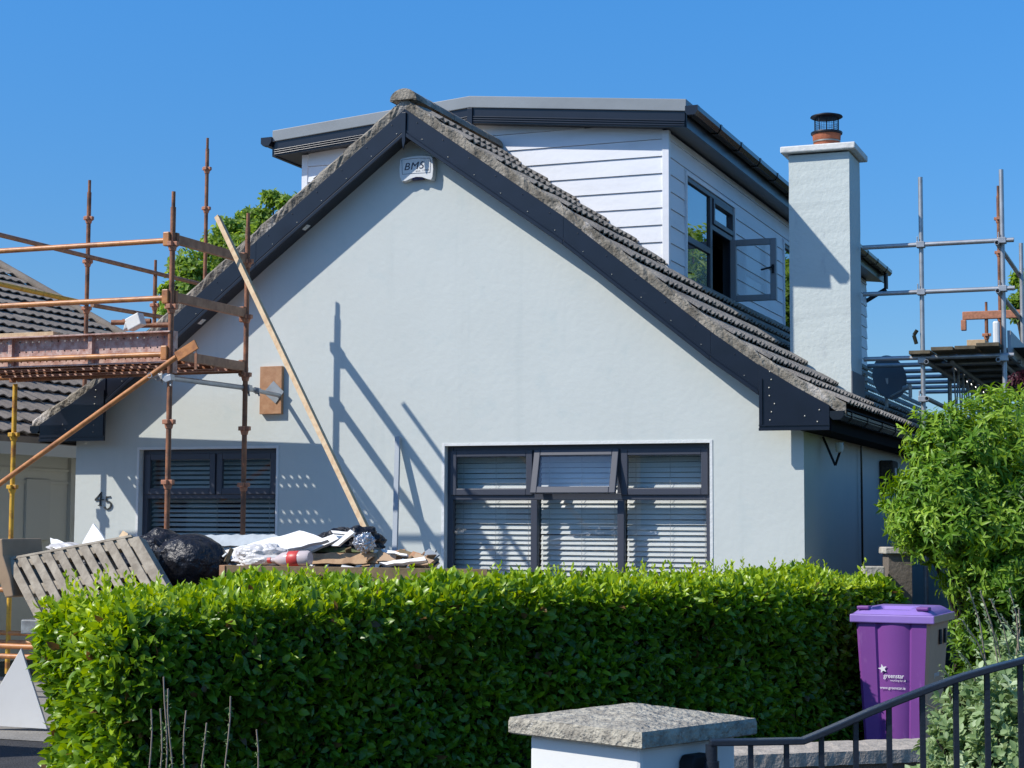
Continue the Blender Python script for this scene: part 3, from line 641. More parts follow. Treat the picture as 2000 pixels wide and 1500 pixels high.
# ------------------------------------------------------------------ alarm box
ax, az = XZ(815, 327, YF-.05)
al = thing('alarm_box', (ax, YF, az), 'white burglar alarm box lettered BMS under the gable apex', 'alarm box')
def alp(x, y, Y=YF-.07): return aY(770+x/20, 290+y/20, Y)
out = [(245, 420), (330, 385), (700, 310), (1000, 285), (1420, 300), (1490, 370), (1500, 520), (1520, 800), (1490, 1100), (1440, 1215), (1300, 1190), (1080, 1110), (850, 1110), (620, 1180), (450, 1265), (300, 1270), (225, 1100), (205, 800)]
fr_ = [alp(*q) for q in out]; ccx = sum((p for p in fr_), Vector())/len(fr_)
b = MB(); n = len(fr_)
lay = [[Vector((p.x, YF-.072, p.z)) for p in fr_], [Vector((ccx.x+(p.x-ccx.x)*1.035, YF-.055, ccx.z+(p.z-ccx.z)*1.04)) for p in fr_], [Vector((ccx.x+(p.x-ccx.x)*1.05, YF-.002, ccx.z+(p.z-ccx.z)*1.05)) for p in fr_]]
b.add([p for l in lay for p in l], [tuple(range(n))]+[(k*n+(i+1) % n, k*n+i, (k+1)*n+i, (k+1)*n+(i+1) % n) for k in range(2) for i in range(n)])
b.f[0] = b.f[0][::-1] if (lay[0][1]-lay[0][0]).cross(lay[0][2]-lay[0][1]).y > 0 else b.f[0]
b.build('cover', M['alarm'], al, auto=True)
a_ = alp(375, 860); text('lettering', 'BMS', M['ink'], al, (a_.x, YF-.0735, a_.z), (1, 0, .035), (0, 0, 1), .098, .001, shear=.22, sx=1.12, bold=0, spacing=1.08)
a_ = alp(840, 915); text('lettering', 'est. 1948', M['ink'], al, (a_.x, YF-.0735, a_.z), (1, 0, .02), (0, 0, 1), .024, .001, shear=.2, sx=1.25, spacing=1.2)
fb = [(300, 460), (800, 385), (1380, 385), (1430, 470), (1400, 940), (800, 970), (320, 1015)]
m = MB(); P = [Vector((alp(*q).x, YF-.0735, alp(*q).z)) for q in fb]
for a, c in zip(P, P[1:]+P[:1]): m.bar(a, c, .0025, .0025, (0, 1, 0))
m.build('border_line', M['ink'], al)
c_ = alp(850, 1190); MB().lathe((c_.x, YF-.03, c_.z+.01), [(.055, -.001), (.05, .006), (.02, .012), (0, .013)], 20, (0, 0, -1)).box(c_.x-.06, c_.x+.06, YF-.05, YF-.004, c_.z-.0, c_.z+.02).build('strobe_lens', M['lens'], al)

# ------------------------------------------------------------------ neighbour's house on the left
nb = thing('neighbouring_house', (-13, 16, 0), 'cream walled house with a brown tiled roof left of the bungalow', 'house')
NX = -12.75
b = MB(); b.box(-19.5, NX, 13.2, 24.1, 0, 2.62); b.build('wall', M['nwall'], nb)
MB().prism([(-19.6, 12.8, 6.24), (NX+.32, 12.8, 2.57), (NX+.3, 12.8, 2.5), (-19.6, 12.8, 6.1)], (0, 11.55, 0)).build('roof_deck', M['ntile'], nb)
slope([(-19.6, 6.25), (NX+.32, 2.58)], lambda x: 12.8, lambda x: 24.4, 'ntile', gauge=.36, per=.22, amp=.028, name='roof_slope', parent=nb, ny=8, jit=.006)
MB().prism([(-19.6, 24.3, 6.2), (NX+.32, 24.3, 2.53), (NX+.2, 24.3, 2.45), (-19.6, 24.3, 2.45)], (0, -.1, 0)).build('gable_end', M['ntile'], nb)
MB().prism([(-19.6, 12.85, 6.15), (NX+.3, 12.85, 2.52), (-19.6, 12.85, 2.5)], (0, .1, 0)).build('gable_end', M['nwall'], nb)
b = MB().tube((-19.6, 24.4, 6.33), (NX+.36, 24.4, 2.60), .07, 10); b.build('verge_tile', M['ntile'], nb, auto=True)
MB().box(NX+.16, NX+.30, 12.9, 24.2, 2.36, 2.5).build('fascia', M['nwall'], nb)
for i, zz in enumerate((2.20, 2.05)): MB().box(NX, NX+.02-.005*i, 13.2, 24, zz, zz+.03).build('wall_moulding', M['nwall'], nb)
dy0, dy1 = 16.05, 16.75
def onx(px, py): return at(px, py, 0, NX)
p0, p1 = onx(48, 935), onx(92, 1055)
MB().box(NX+.001, NX+.035, p0.y, p1.y, p1.z, p0.z).build('hatch', M['npanel'], nb, bevel=.004)
p0, p1 = onx(133, 895), onx(160, 1090)
MB().box(NX+.001, NX+.05, p0.y, p0.y+.09, 0, p0.z).box(NX+.001, NX+.05, p0.y+.09, p0.y+1.1, p0.z-.09, p0.z).build('door_frame', M['npanel'], nb)
MB().box(NX+.001, NX+.02, p0.y+.09, p0.y+1.0, 0, p0.z-.09).build('door', M['npanel'], nb)
p0 = onx(138, 1019); MB().box(NX+.05, NX+.09, p0.y+.02, p0.y+.06, p0.z-.07, p0.z+.07).build('door_handle', M['bark'], nb, bevel=.005)

# ------------------------------------------------------------------ orange scaffolding at the gable
SA, SB_ = 13.12, 14.4
XA = aY(335, 580, SA).x; XC = -10.95
sf = thing('scaffolding', (XA, SA, 0), 'orange and rust painted scaffolding with a steel deck in front of the gable', 'scaffolding')
def standard(root, x, y, z0, z1, m, cups, r=.0245, spigot=True, name='standard', cm='salmon'):
    s = MB().tube((x, y, z0), (x, y, z1), r, 14)
    if spigot: s.tube((x, y, z1), (x, y, z1+.14), r*.72, 12)
    st = s.build(name, M[m], root, auto=True)
    for zc in cups:
        c = MB(); c.box(x-.058, x+.058, y-.022, y+.022, zc-.014, zc+.026).box(x-.022, x+.022, y-.058, y+.058, zc-.015, zc+.025)
        c.tube((x, y, zc-.055), (x, y, zc-.015), r+.006, 14, r+.016); c.build('coupler', M[cm], st, bevel=.004, auto=False)
    return st
zA = lambda py: aY(335, py, SA).z
zB = lambda py: aY(480, py, SB_).z
z1_, z2_, z3_ = zA(470), zA(582), zA(692)
standard(sf, XA, SA, .1, zA(405), 'rust', [zA(478), zA(600), zA(825), zA(943), zA(1060), 1.0, .4])
standard(sf, aY(480, 700, SB_).x, SB_, .1, zB(445), 'rust', [zB(512), zB(620), zB(733), zB(838), zB(948), 1.0])
XB = aY(480, 700, SB_).x
standard(sf, XC, SB_, .1, z3_-.1, 'yellow', [aY(33, y, SB_).z for y in (850, 952, 1058)], cm='yellow', spigot=False)
standard(sf, XC, SA, .1, z1_+.4, 'rust', [z1_, z2_, 2.4, 1.8, 1.2, .6])
# ledgers, outer row
def ledger(root, a, c, m, r=.0242, pocket=True, name='ledger', **k):
    a, c = Vector(a), Vector(c); b_ = MB().tube(a, c, r, 14, **k)
    return b_.build(name, M[m], root, auto=True)
for zz, m in ((z1_, 'orange'), (z2_, 'orange'), (z3_, 'orange')):
    ledger(sf, (XC-1.2, SA-.02, zz), (XA-.07, SA-.02, zz), m)
    pk = MB().box(XA-.075, XA-.012, SA-.045, SA+.005, zz-.05, zz+.075); pk.build('ledger_pocket', M['orange'], sf, bevel=.008)
for py in (1152, 1262, 1282):
    zz = aY(20, py, SA).z; ledger(sf, (XC-1.2, SA, zz), (XA-.03, SA, zz), 'orange')
    ledger(sf, (XC-1.2, SB_, zz+.02), (XC+1.6, SB_, zz+.02), 'orange')
ledger(sf, (XC-.9, SB_, z3_-.03), (XC, SB_, z3_-.03), 'orange', r=.03)
ledger(sf, (XC+.03, SB_, aY(100, 738, SB_).z), (XB-.03, SB_, aY(440, 722, SB_).z), 'rust', r=.032)
# transoms across the end bay: flat channel bars
for zz in (z1_+.015, z2_+.01, z3_+.0):
    for xx, m in ((XA, 'brownwood'), (XC, 'brownwood')):
        if xx == XC and zz != z3_: continue
        t_ = MB().bar((xx+.008, SA+.05, zz), (xx+.008, SB_-.045, zz), .045, .085); t_.build('transom', M[m], sf, bevel=.006)
        MB().box(xx-.022, xx+.03, SB_-.075, SB_-.02, zz-.09, zz+.06).build('wedge_clamp', M['rust'], sf, bevel=.008)
        MB().box(xx-.022, xx+.03, SA+.02, SA+.07, zz-.055, zz+.06).build('wedge_clamp', M['rust'], sf, bevel=.008)
# perforated steel deck planks
nd = 5; dw = (SB_-SA-.04)/nd
for k in range(nd):
    y0 = SA+.06+k*dw; y1 = y0+dw-.012; m = MB(); zt_ = z3_-.01
    x = XC+.02; cw = .088; nx = int((XA-.02-x)/cw); rows = [y0, y0+.035, y0+.07, y0+dw/2, y1-.07, y1-.035, y1] if False else [y0, y0+.06, y0+.12, y1-.06, y1]
    for i in range(nx):
        for j in range(len(rows)-1):
            xa, xb = x+i*cw, x+(i+1)*cw; ya, yb = rows[j], rows[j+1]
            if j in (0, 1, 3) and i % 13 not in (0, 12):
                cx, cy, r = (xa+xb)/2, (ya+yb)/2, .0125; ring = [(cx+r*math.cos(t), cy+r*math.sin(t), zt_) for t in [math.pi/4*q for q in range(8)]]
                rim = [(xb, cy, zt_), (xb, yb, zt_), (cx, yb, zt_), (xa, yb, zt_), (xa, cy, zt_), (xa, ya, zt_), (cx, ya, zt_), (xb, ya, zt_)]
                m.add(ring+rim, [(q, (q+1) % 8, 8+(q+1) % 8, 8+q)[::-1] for q in range(8)])
            else: m.add([(xa, ya, zt_), (xb, ya, zt_), (xb, yb, zt_), (xa, yb, zt_)], [(0, 1, 2, 3)])
    xe = x+nx*cw
    m.box(x, xe, y0, y0+.003, zt_-.05, zt_-.001).box(x, xe, y1-.003, y1, zt_-.05, zt_-.001).box(x, xe, y0+.0031, y0+.02, zt_-.05, zt_-.047).box(x, xe, y1-.02, y1-.0031, zt_-.05, zt_-.047)
    m.build('deck_plank', M['pinksteel'] if k % 2 else M['rust'], sf)
MB().prism([(XC+.02, SB_+.0, z3_+.0), (XA-.02, SB_+.0, z3_+.0), (XA-.0, SB_+.085, z3_+.0), (XC+.02, SB_+.17, z3_+.0)], (0, 0, -.04)).build('shadow_plank', M['pinksteel'], sf)  # wedge added beside the deck to raise its shadow edge on the wall
# toe board: a perforated plank on edge with ribs
ty = SA+.05; tz0, tz1 = zA(706), zA(646); m = MB(); x = XC+.1; cw = .07
nx = int((XA+.02-x)/cw); rows = [tz0, tz0+.09, tz0+.18, tz1]
for i in range(nx):
    for j in range(3):
        xa, xb = x+i*cw, x+(i+1)*cw; za, zb = rows[j], rows[j+1]
        cx, cz, r = (xa+xb)/2+(.02 if j == 0 else 0), (za+zb)/2, .0085
        if abs(za-zb) > .03:
            ring = [(cx+r*math.cos(t), ty, cz+r*math.sin(t)) for t in [math.pi/4*q for q in range(8)]]
            rim = [(xb, ty, cz), (xb, ty, zb), (cx, ty, zb), (xa, ty, zb), (xa, ty, cz), (xa, ty, za), (cx, ty, za), (xb, ty, za)]
            m.add(ring+rim, [(q, (q+1) % 8, 8+(q+1) % 8, 8+q) for q in range(8)])
xe = x+nx*cw
m.box(x, xe, ty-.085, ty-.001, tz1-.012, tz1).box(x, xe, ty-.04, ty-.001, tz0-.006, tz0+.006)
for px in (22, 178):
    rx = aY(px, 670, ty-.03).x
    m.box(rx-.022, rx+.018, ty-.045, ty-.0012, tz0+.007, tz1-.013)
m.box(xe, xe+.02, ty-.05, ty+.02, tz0-.1, tz1)
m.build('toe_board', M['pinksteel'], sf)
# raking brace with its flattened end
yb = SA-.085; a_, c_ = aY(-30, 966, yb), aY(345, 697, yb); e_ = aY(384, 672, yb)
br = MB().tube(a_, c_, .0242, 14); br.bar(c_, e_, .02, .085, (0, 0, 1)); br.build('brace', M['orange'], sf, bevel=0, auto=True)
p = aY(383, 690, yb); MB().tube(p, p+Vector((0, 0, .06)), .004, 6).box(p.x-.012, p.x+.012, p.y-.006, p.y+.006, p.z-.14, p.z).build('locking_pin', M['rust'], sf)
# wall tie: galvanised tube, clamps, plate and pad timber
pl = aY(531, 763, YF-.055)
t0 = aY(292, 733, SA-.11); t1 = Vector((XB-.02, SB_+.055, zB(757))); t2 = aY(545, 772, YF-.06)
tb = MB().tube(t0, t1+(t2-t1)*.0, .0242, 16, bore=.02); tb.build('tie_tube', M['galv'], sf, auto=True)
MB().tube(t1-(t1-t0).normalized()*.1, t2, .0215, 14).build('tie_tube', M['galv'], sf, auto=True)
for q, s in ((t0+(t1-t0).normalized()*.14, 1), (Vector((XA, SA-.03, zA(738))), 1.1), (t1, 1.1), (t1+(t2-t1)*.3, .8)):
    c = MB().tube(q-(t1-t0).normalized()*.035*s, q+(t1-t0).normalized()*.035*s, .036*s, 10).ob(q+Vector((.03, -.02, -.01)), (.03*s, 0, .01), (0, .03*s, 0), (-.005, 0, .025*s)).tube(q+Vector((.02, 0, -.02)), q+Vector((.05, -.03, -.07*s)), .01, 8)
    c.build('swivel_clamp', M['galv'], sf, bevel=.004, auto=True)
ps = [aY(*q, YF-.06) for q in ((534, 744), (554, 765), (538, 788), (514, 767))]
MB().prism(ps, (0, .006, 0)).build('tie_plate', M['galvd'], sf)
q0, q1 = aY(508, 716, YF-.05), aY(549, 808, YF-.05)
MB().box(q0.x, q1.x, YF-.05, YF-.002, q1.z, q0.z).build('pad_timber', M['pad'], sf, bevel=.003)

# second scaffolding running back along the left side of the house
s2 = thing('scaffolding', (-11.6, 16.6, 0), 'rust brown scaffolding poles rising behind the left roof edge', 'scaffolding')
XS = -11.6
def onS(px, py): return at(px, py, 0, XS)
D, E_, F_ = onS(172, 480), onS(302, 600), onS(403, 400)
standard(s2, XS, D.y, .1, onS(172, 375).z, 'rust', [onS(172, 427).z, onS(172, 512).z, onS(172, 604).z], spigot=True)
standard(s2, XS, E_.y, .1, onS(302, 530).z, 'rust', [onS(302, 597).z])
standard(s2, XS, F_.y, .1, onS(403, 290).z, 'rust', [onS(403, 330).z, onS(403, 408).z, onS(403, 480).z])
for (x0, y0), (x1, y1), m in (((-40, 449), (400, 557), 'brownwood'), ((-40, 546), (166, 592), 'yellow'), ((180, 596), (330, 622), 'brownwood')):
    a, c = onS(x0, y0), onS(x1, y1); zz = (a.z+c.z)/2
    ledger(s2, (XS, a.y, a.z), (XS, c.y, c.z), m, r=.026)
# things lying on the deck
o = MB(); a, c = aY(-60, 646, SA+.25), aY(134, 643, SA+.25)
zd = z3_-.009; tpz = tz1+.0
pb = thing('pine_board', ((a.x+c.x)/2, SA+.25, tpz), 'pale pine board lying along the top of the steel toe board', 'board')
MB().box(a.x, c.x, SA+.02, SA+.17, tpz+.001, tpz+.042).build('plank', M['pine'], pb, bevel=.003)
bx = thing('white_offcut', tuple(aY(265, 640, SA+.4)), 'crumpled white box offcut on the scaffold deck', 'offcut')
p = aY(265, 629, SA+.4)
MB().ob(p, (.07, 0, .03), (0, .05, 0), (-.02, 0, .055)).ob(p+Vector((-.07, .02, -.02)), (.04, .01, .02), (0, .04, 0), (.01, 0, .04)).build('carton', M['white'], bx, bevel=.01)
for i, (px, py, ln) in enumerate(((218, 630, .12), (240, 628, .3), (262, 636, .5))):
    p = aY(px, py, SA+.5+i*.1)
    tg = MB().tube(p, p+Vector((ln*.5+.12, .05, 0)), .024, 12, bore=.019).build('loose_tube', M['rust'], None, auto=True)
    tag(tg, ['short dark tube sticking out leftmost of the tubes on the deck', 'dark open ended tube between the other two on the deck', 'dark tube behind the white offcut on the deck'][i], 'tube', 'loose tubes on the scaffold deck')

# ------------------------------------------------------------------ leaning plank and trim strip
pa, pb_ = aY(425, 424, SB_-.62), aY(740, 1085, 12.3)
o = MB().bar(pa, pb_, .045, .05, (0, 1, 0)).build('leaning_plank', M['pine'], None, bevel=.003); tag(o, 'long pale pine batten leaning from the skip against the scaffolding', 'plank')
# nicks and twisted wire are left out: only the batten itself
pa, pb_ = aY(777, 853, YF-.03), aY(771, 1090, YF-.30)
o = MB().bar(pa, pb_, .05, .03, (0, 1, 0)).build('trim_strip', M['pale'], None, bevel=.003); tag(o, 'thin pale blue trim strip leaning upright on the gable wall', 'trim')

# ------------------------------------------------------------------ skip and its rubbish
SK0, SK1 = 11.25, 12.75
xk0, xk1 = aY(62, 1230, SK0).x, -4.75; zr_ = .80
sk = thing('skip', ((xk0+xk1)/2, 12, 0), 'grey green steel skip heaped with rubbish behind the hedge', 'skip')
ins = .42
def trough(x0, x1, y0, y1, z0, z1, i):
    return [(x0+i, y0+.08, z0), (x1-i, y0+.08, z0), (x1-i, y1-.08, z0), (x0+i, y1-.08, z0), (x0, y0, z1), (x1, y0, z1), (x1, y1, z1), (x0, y1, z1)]
v = trough(xk0, xk1, SK0, SK1, .12, zr_, ins)
MB().add(v, [(3, 2, 1, 0), (0, 1, 5, 4), (1, 2, 6, 5), (2, 3, 7, 6), (3, 0, 4, 7)]).build('body', M['skip'], sk, solid=.01)
rm = MB()
rm.box(xk0-.06, xk1+.06, SK0-.06, SK0+.02, zr_-.06, zr_+.05).box(xk0-.06, xk1+.06, SK1-.02, SK1+.06, zr_-.06, zr_+.05).box(xk0-.06, xk0+.02, SK0+.02, SK1-.02, zr_-.06, zr_+.05).box(xk1-.02, xk1+.06, SK0+.02, SK1-.02, zr_-.06, zr_+.05)
rm.build('rim', M['skiprim'], sk, bevel=.01)
for x in (xk0+.5, xk0+1.6, xk1-.6):
    MB().ob((x, SK0-.005, .45), (.04, 0, 0), (0, .04, -.01), (0, .03, .3)).build('rib', M['skip'], sk)
# rubble fill under the loose things
r = random.Random(11)
def fill(u, v_): return (xk0+.05+(xk1-xk0-.1)*u, SK0+.06+(SK1-SK0-.12)*v_, zr_+.02+.3*math.sin(math.pi*min(1, max(0, u)))**.5*math.sin(math.pi*v_)**.5+r.uniform(-.05, .05))
tag(MB().grid(fill, 26, 12).build('rubble', M['bark']), 'dark building rubble filling the skip', 'rubble', kind='stuff')
chips = MB(); mats_ = ['boardwhite', 'card', 'ply', 'oldply', 'galvd', 'bag', 'pad']; ids = []
for i in range(170):
    px = r.uniform(420, 850) if r.random() < .8 else r.uniform(90, 420); dp = r.uniform(11.5, 12.4); c = aY(px, r.uniform(1082, 1112), dp)
    q1 = Vector((r.gauss(0, 1), r.gauss(0, 1), r.gauss(0, .5))).normalized(); q2 = q1.orthogonal().normalized(); q3 = q1.cross(q2)
    chips.ob(c, q1*r.uniform(.02, .10), q2*r.uniform(.012, .035), q3*r.uniform(.003, .008)); ids += [i % 7]*6
o = chips.build('rubble', [M[k] for k in mats_]); tag(o, 'small broken scraps strewn over the skip load', 'rubble', kind='stuff')
for p, k in zip(o.data.polygons, ids): p.material_index = k
# plank sides raising the skip
YP = SK0-.02
q0, q1 = aY(441, 1104, YP), aY(952, 1100, YP)
sb = thing('side_board', ((q0.x+q1.x)/2, YP, 1), 'long plywood board standing on edge along the skip top', 'board')
MB().box(q0.x, q1.x, YP, YP+.02, .86, q0.z).build('panel', M['oldply'], sb, bevel=.003)
MB().box(q0.x-.0, q1.x, YP+.0205, YP+.16, q0.z-.03, q0.z-.004).build('top_batten', M['ply'], sb, bevel=.003)
MB().box(q0.x-.05, q0.x-.002, YP-.01, YP+.1, .86, q0.z-.0).build('end_block', M['pad'], sb, bevel=.004)

# slatted pallet, tilted on the left heap
yp = SK0+.05
A_, B_, C_, D_ = aY(14, 1097, yp-.1), aY(255, 1052, yp-.1), aY(75, 1215, yp-.25), aY(305, 1165, yp-.25)
pal = thing('pallet', tuple((A_+D_)/2), 'weathered wooden pallet tilted on the left end of the skip', 'pallet')
ex = (B_-A_); ez = (C_-A_); nrm_ = ex.cross(ez).normalized()
if nrm_.y > 0: nrm_ = -nrm_
ns = 10
for i in range(ns):
    c0 = A_+ex*((i+.38)/ns); w_ = ex.length/ns*.72
    MB().ob(c0+ez*.5+nrm_*.02, ex.normalized()*(w_/2), ez*.5, nrm_*.009).build('slat', M['pallet'], pal, bevel=.003)
for t in (.06, .5, .94):
    MB().ob(A_+ex*.5+ez*t-nrm_*.035, ex*.5, ez.normalized()*.045, nrm_*.045).build('bearer', M['pallet'], pal, bevel=.004)
for i in range(6):
    c0 = A_+ex*((i+.5)/6); MB().ob(c0+ez*.5-nrm_*.09, ex.normalized()*.045, ez*.5, nrm_*.009).build('slat', M['pallet'], pal, bevel=.003)
MB().ob(A_+ex*1.03+ez*.5-nrm_*.03, ex.normalized()*.05, ez*.5, nrm_*.05).build('end_frame', M['pallet'], pal, bevel=.004)
MB().ob(A_+ex*.5-ez*.02-nrm_*.05, ex*.53, ez.normalized()*.012, nrm_*.08).build('end_frame', M['pallet'], pal, bevel=.003)
# second pallet edge at far left
yq = SK0-.15
cu = MB(); P = [aY(x, y, yq) for x, y in ((-14, 1055), (4, 1052), (6, 1085), (20, 1130), (26, 1165), (10, 1168), (-4, 1130), (-14, 1090))]
o = cu.prism(P, (0, .5, 0)).build('bent_board', M['card'], None, bevel=.01); tag(o, 'curled brown board at the far left edge beside the pallet', 'board')

def blob(name, c, rx, ry, rz, m, seed, amp=.18, fr=1.6, n=40, spikes=0):
    r2 = np.random.default_rng(seed); ph = r2.uniform(0, 6.28, (10, 3)); fq = r2.normal(0, fr, (10, 3))*np.linspace(1, 3.2, 10)[:, None]
    b_ = MB()
    def fn(u, v_):
        t, p_ = 2*math.pi*u, math.pi*v_; d = np.array([math.cos(t)*math.sin(p_), math.sin(t)*math.sin(p_), math.cos(p_)])
        k = 1+amp*sum((abs(math.sin((fq[i]*d).sum()+ph[i, 0]))-.6)/(1+.35*i) for i in range(10))*.6
        return (c[0]+d[0]*rx*k, c[1]+d[1]*ry*k, c[2]+d[2]*rz*k)
    b_.grid(fn, n*2, n); return b_
p = aY(372, 1100, 11.55)
bg1 = thing('rubbish_bag', tuple(p), 'shiny black refuse sack tied at the neck in front of the left window', 'rubbish bag', 'black rubbish bags in the skip')
MB_ = blob('b', p, .29, .24, .21, None, 3, .13, 1.3); MB_.build('sack', M['bag'], bg1, auto=True)
q = aY(318, 1072, 11.45); k_ = MB()
for i in range(11):
    t = 2*math.pi*i/11; k_.tube(q+Vector((.07, 0, -.04)), q+Vector((-.02+.05*math.cos(t), .05*math.sin(t), .03+.05*math.sin(t*2))), .022, 6, .012)
k_.build('knot', M['bag'], bg1, auto=True)
p = aY(312, 1085, 12.0)
bg2 = thing('rubbish_bag', tuple(p), 'slack blue black refuse sack behind the pallet end', 'rubbish bag', 'black rubbish bags in the skip')
blob('b', p, .24, .22, .20, None, 8, .2, 1.2).build('sack', M['bag'], bg2, auto=True)
p = aY(190, 1110, 11.75)
gap_blob = thing('rubbish_bag', tuple(p), 'dark blob added behind the pallet to blacken the slat gaps', 'rubbish bag', 'black rubbish bags in the skip')
blob('b', p, .5, .2, .17, None, 15, .2, 1.2).build('sack', M['bag'], gap_blob, auto=True)  # dark blob added so the gaps between the slats look shaded
p = aY(682, 1068, 11.9)
bg3 = thing('rubbish_bag', tuple(p), 'torn black bag with silver foil below the leaning batten', 'rubbish bag', 'black rubbish bags in the skip')
blob('b', p, .27, .22, .14, None, 12, .35, 2.5).build('sack', M['bag'], bg3, auto=True)
def slab(name, pts, Y0, nrm, m, label, cat, group=None, th=.02):
    nrm = Vector(nrm).normalized(); p0 = aY(pts[0][0], pts[0][1], Y0); P = []
    for x, y in pts:
        d = ray(x, y); P.append(CAM+d*((p0-CAM).dot(nrm)/d.dot(nrm)))
    Q = []
    for a, c in zip(P, P[1:]+P[:1]):
        k = max(1, int((c-a).length/.06)); sd = (c-a).cross(nrm).normalized()
        Q += [a.lerp(c, i/k)+(sd*rnd.uniform(-.007, .007) if i else Vector((0, 0, 0))) for i in range(k)]
    o = MB().prism(Q, -nrm*th).build(name, M[m], None); return tag(o, label, cat, group)
G = 'boards and panels thrown in the skip'
F1 = (-.25, -.75, .6); F2 = (-.1, -.35, .93)
slab('foam_board', [(395, 1086), (585, 1036), (640, 1054), (540, 1078), (420, 1100)], 11.75, F1, 'boardwhite', 'large white foam board lying highest on the skip', 'board', G, th=.03)
slab('foam_board', [(560, 1072), (665, 1040), (676, 1046), (600, 1080)], 11.7, F1, 'boardwhite', 'narrow white strip just right of the large foam board', 'board', G)
slab('foam_board', [(646, 1066), (684, 1034), (692, 1040), (660, 1066)], 11.5, (-.3, -.9, .3), 'boardwhite', 'short white offcut standing up by the torn bag', 'board', G)
slab('foam_board', [(646, 1036), (690, 1041), (691, 1047), (650, 1041)], 11.6, F1, 'boardwhite', 'small white sliver topmost beside the torn bag', 'board', G)
slab('grey_sheet', [(325, 1046), (535, 1043), (560, 1054), (470, 1066), (340, 1066)], 12.4, F1, 'galvd', 'grey flat panel under the left window sill', 'panel', G)
slab('white_strip', [(740, 1098), (828, 1087), (832, 1094), (755, 1103)], 11.42, (-.1, -.8, .6), 'boardwhite', 'bright white strip lying flat at the right of the skip', 'strip', G, th=.03)
slab('white_strip', [(745, 1072), (795, 1082), (795, 1085), (745, 1077)], 11.6, F1, 'boardwhite', 'thin white sliver above the flat white strip', 'strip', G)
slab('wood_offcut', [(728, 1070), (740, 1070), (775, 1094), (735, 1096)], 11.6, F1, 'card', 'brown wedge of timber under the batten foot', 'offcut', G)
slab('wood_offcut', [(812, 1080), (848, 1094), (838, 1102), (800, 1102)], 11.5, F1, 'card', 'rightmost brown timber scrap on the skip edge', 'offcut', G)
slab('plywood_sheet', [(590, 1080), (735, 1080), (738, 1100), (598, 1100)], 11.6, (-.1, -.9, .4), 'ply', 'orange brown plywood sheet behind the plastic bottle', 'sheet', G)
slab('mossy_board', [(592, 1069), (735, 1070), (735, 1079), (592, 1078)], 11.7, (-.1, -.9, .4), 'moss', 'dark green mossy board edge above the plywood sheet', 'board', G)
slab('white_board', [(98, 1050), (145, 1064), (125, 1084), (104, 1086)], 12.0, (-.4, -.8, .4), 'boardwhite', 'white board corner leftmost behind the pallet', 'board', G)
slab('white_board', [(158, 1066), (182, 1022), (206, 1056), (216, 1072)], 12.0, (-.4, -.8, .4), 'boardwhite', 'white triangular board standing behind the pallet', 'board', G)
slab('wood_offcut', [(232, 1048), (240, 1036), (250, 1042), (247, 1054)], 11.9, F1, 'pine', 'small pine scrap sticking up above the pallet', 'offcut', G)
p = aY(130, 1072, 11.8)
o = blob('x', p, .17, .1, .05, None, 30, .3, 2.0, n=20).build('plastic_sheeting', M['clearplastic'], None, auto=True); tag(o, 'rumpled pale sheeting over the pallet left corner', 'sheeting')
p = aY(512, 1088, 11.42)
o = blob('x', p, .22, .12, .085, None, 21, .4, 2.6).build('plastic_wrap', M['clearplastic'], None, auto=True); tag(o, 'crumpled cloudy plastic wrap around the bottle', 'wrapping')
p = aY(712, 1060, 11.5)
o = blob('x', p, .07, .06, .06, None, 23, .5, 3, n=20).build('foil_scrap', M['foil'], None, auto=True); tag(o, 'crumpled silver foil at the foot of the batten', 'foil')
p0, p1 = aY(530, 1094, 11.3), aY(606, 1090, 11.3); d = (p1-p0).normalized()
bt = thing('plastic_bottle', tuple(p0), 'large cloudy drinks bottle with red cap and red label on the plywood board', 'bottle')
L_ = (p1-p0).length
MB().lathe(p0, [(.0, .0), (.016, .0), (.016, .03), (.03, .05), (.052, .10), (.056, .14), (.052, .18), (.056, .22), (.056, L_-.02), (.045, L_), (0, L_)], 24, d).build('bottle_body', M['bottle'], bt, auto=True)
MB().lathe(p0-d*.03, [(0, 0), (.021, .003), (.021, .03), (0, .03)], 20, d).build('cap', M['red'], bt, auto=True)
MB().lathe(p0+d*.15, [(.057, 0), (.0585, .002), (.0585, .085), (.057, .087)], 24, d).build('label', M['red'], bt, auto=True)
# white panel propped on the ground left of the skip
YW = aZd(40, 1420, 13.5).y
nq = Vector((.25, -1, .1)).normalized(); p0 = aZd(92, 1424, 13.3); P = [CAM+ray(x, y)*((p0-CAM).dot(nq)/ray(x, y).dot(nq)) for x, y in ((41, 1266), (92, 1424), (-45, 1416))]
o = MB().prism(P, -nq*.03).build('foam_sheet', M['boardwhite'], None, bevel=.003); tag(o, 'white pointed board propped against the left end of the skip', 'board')

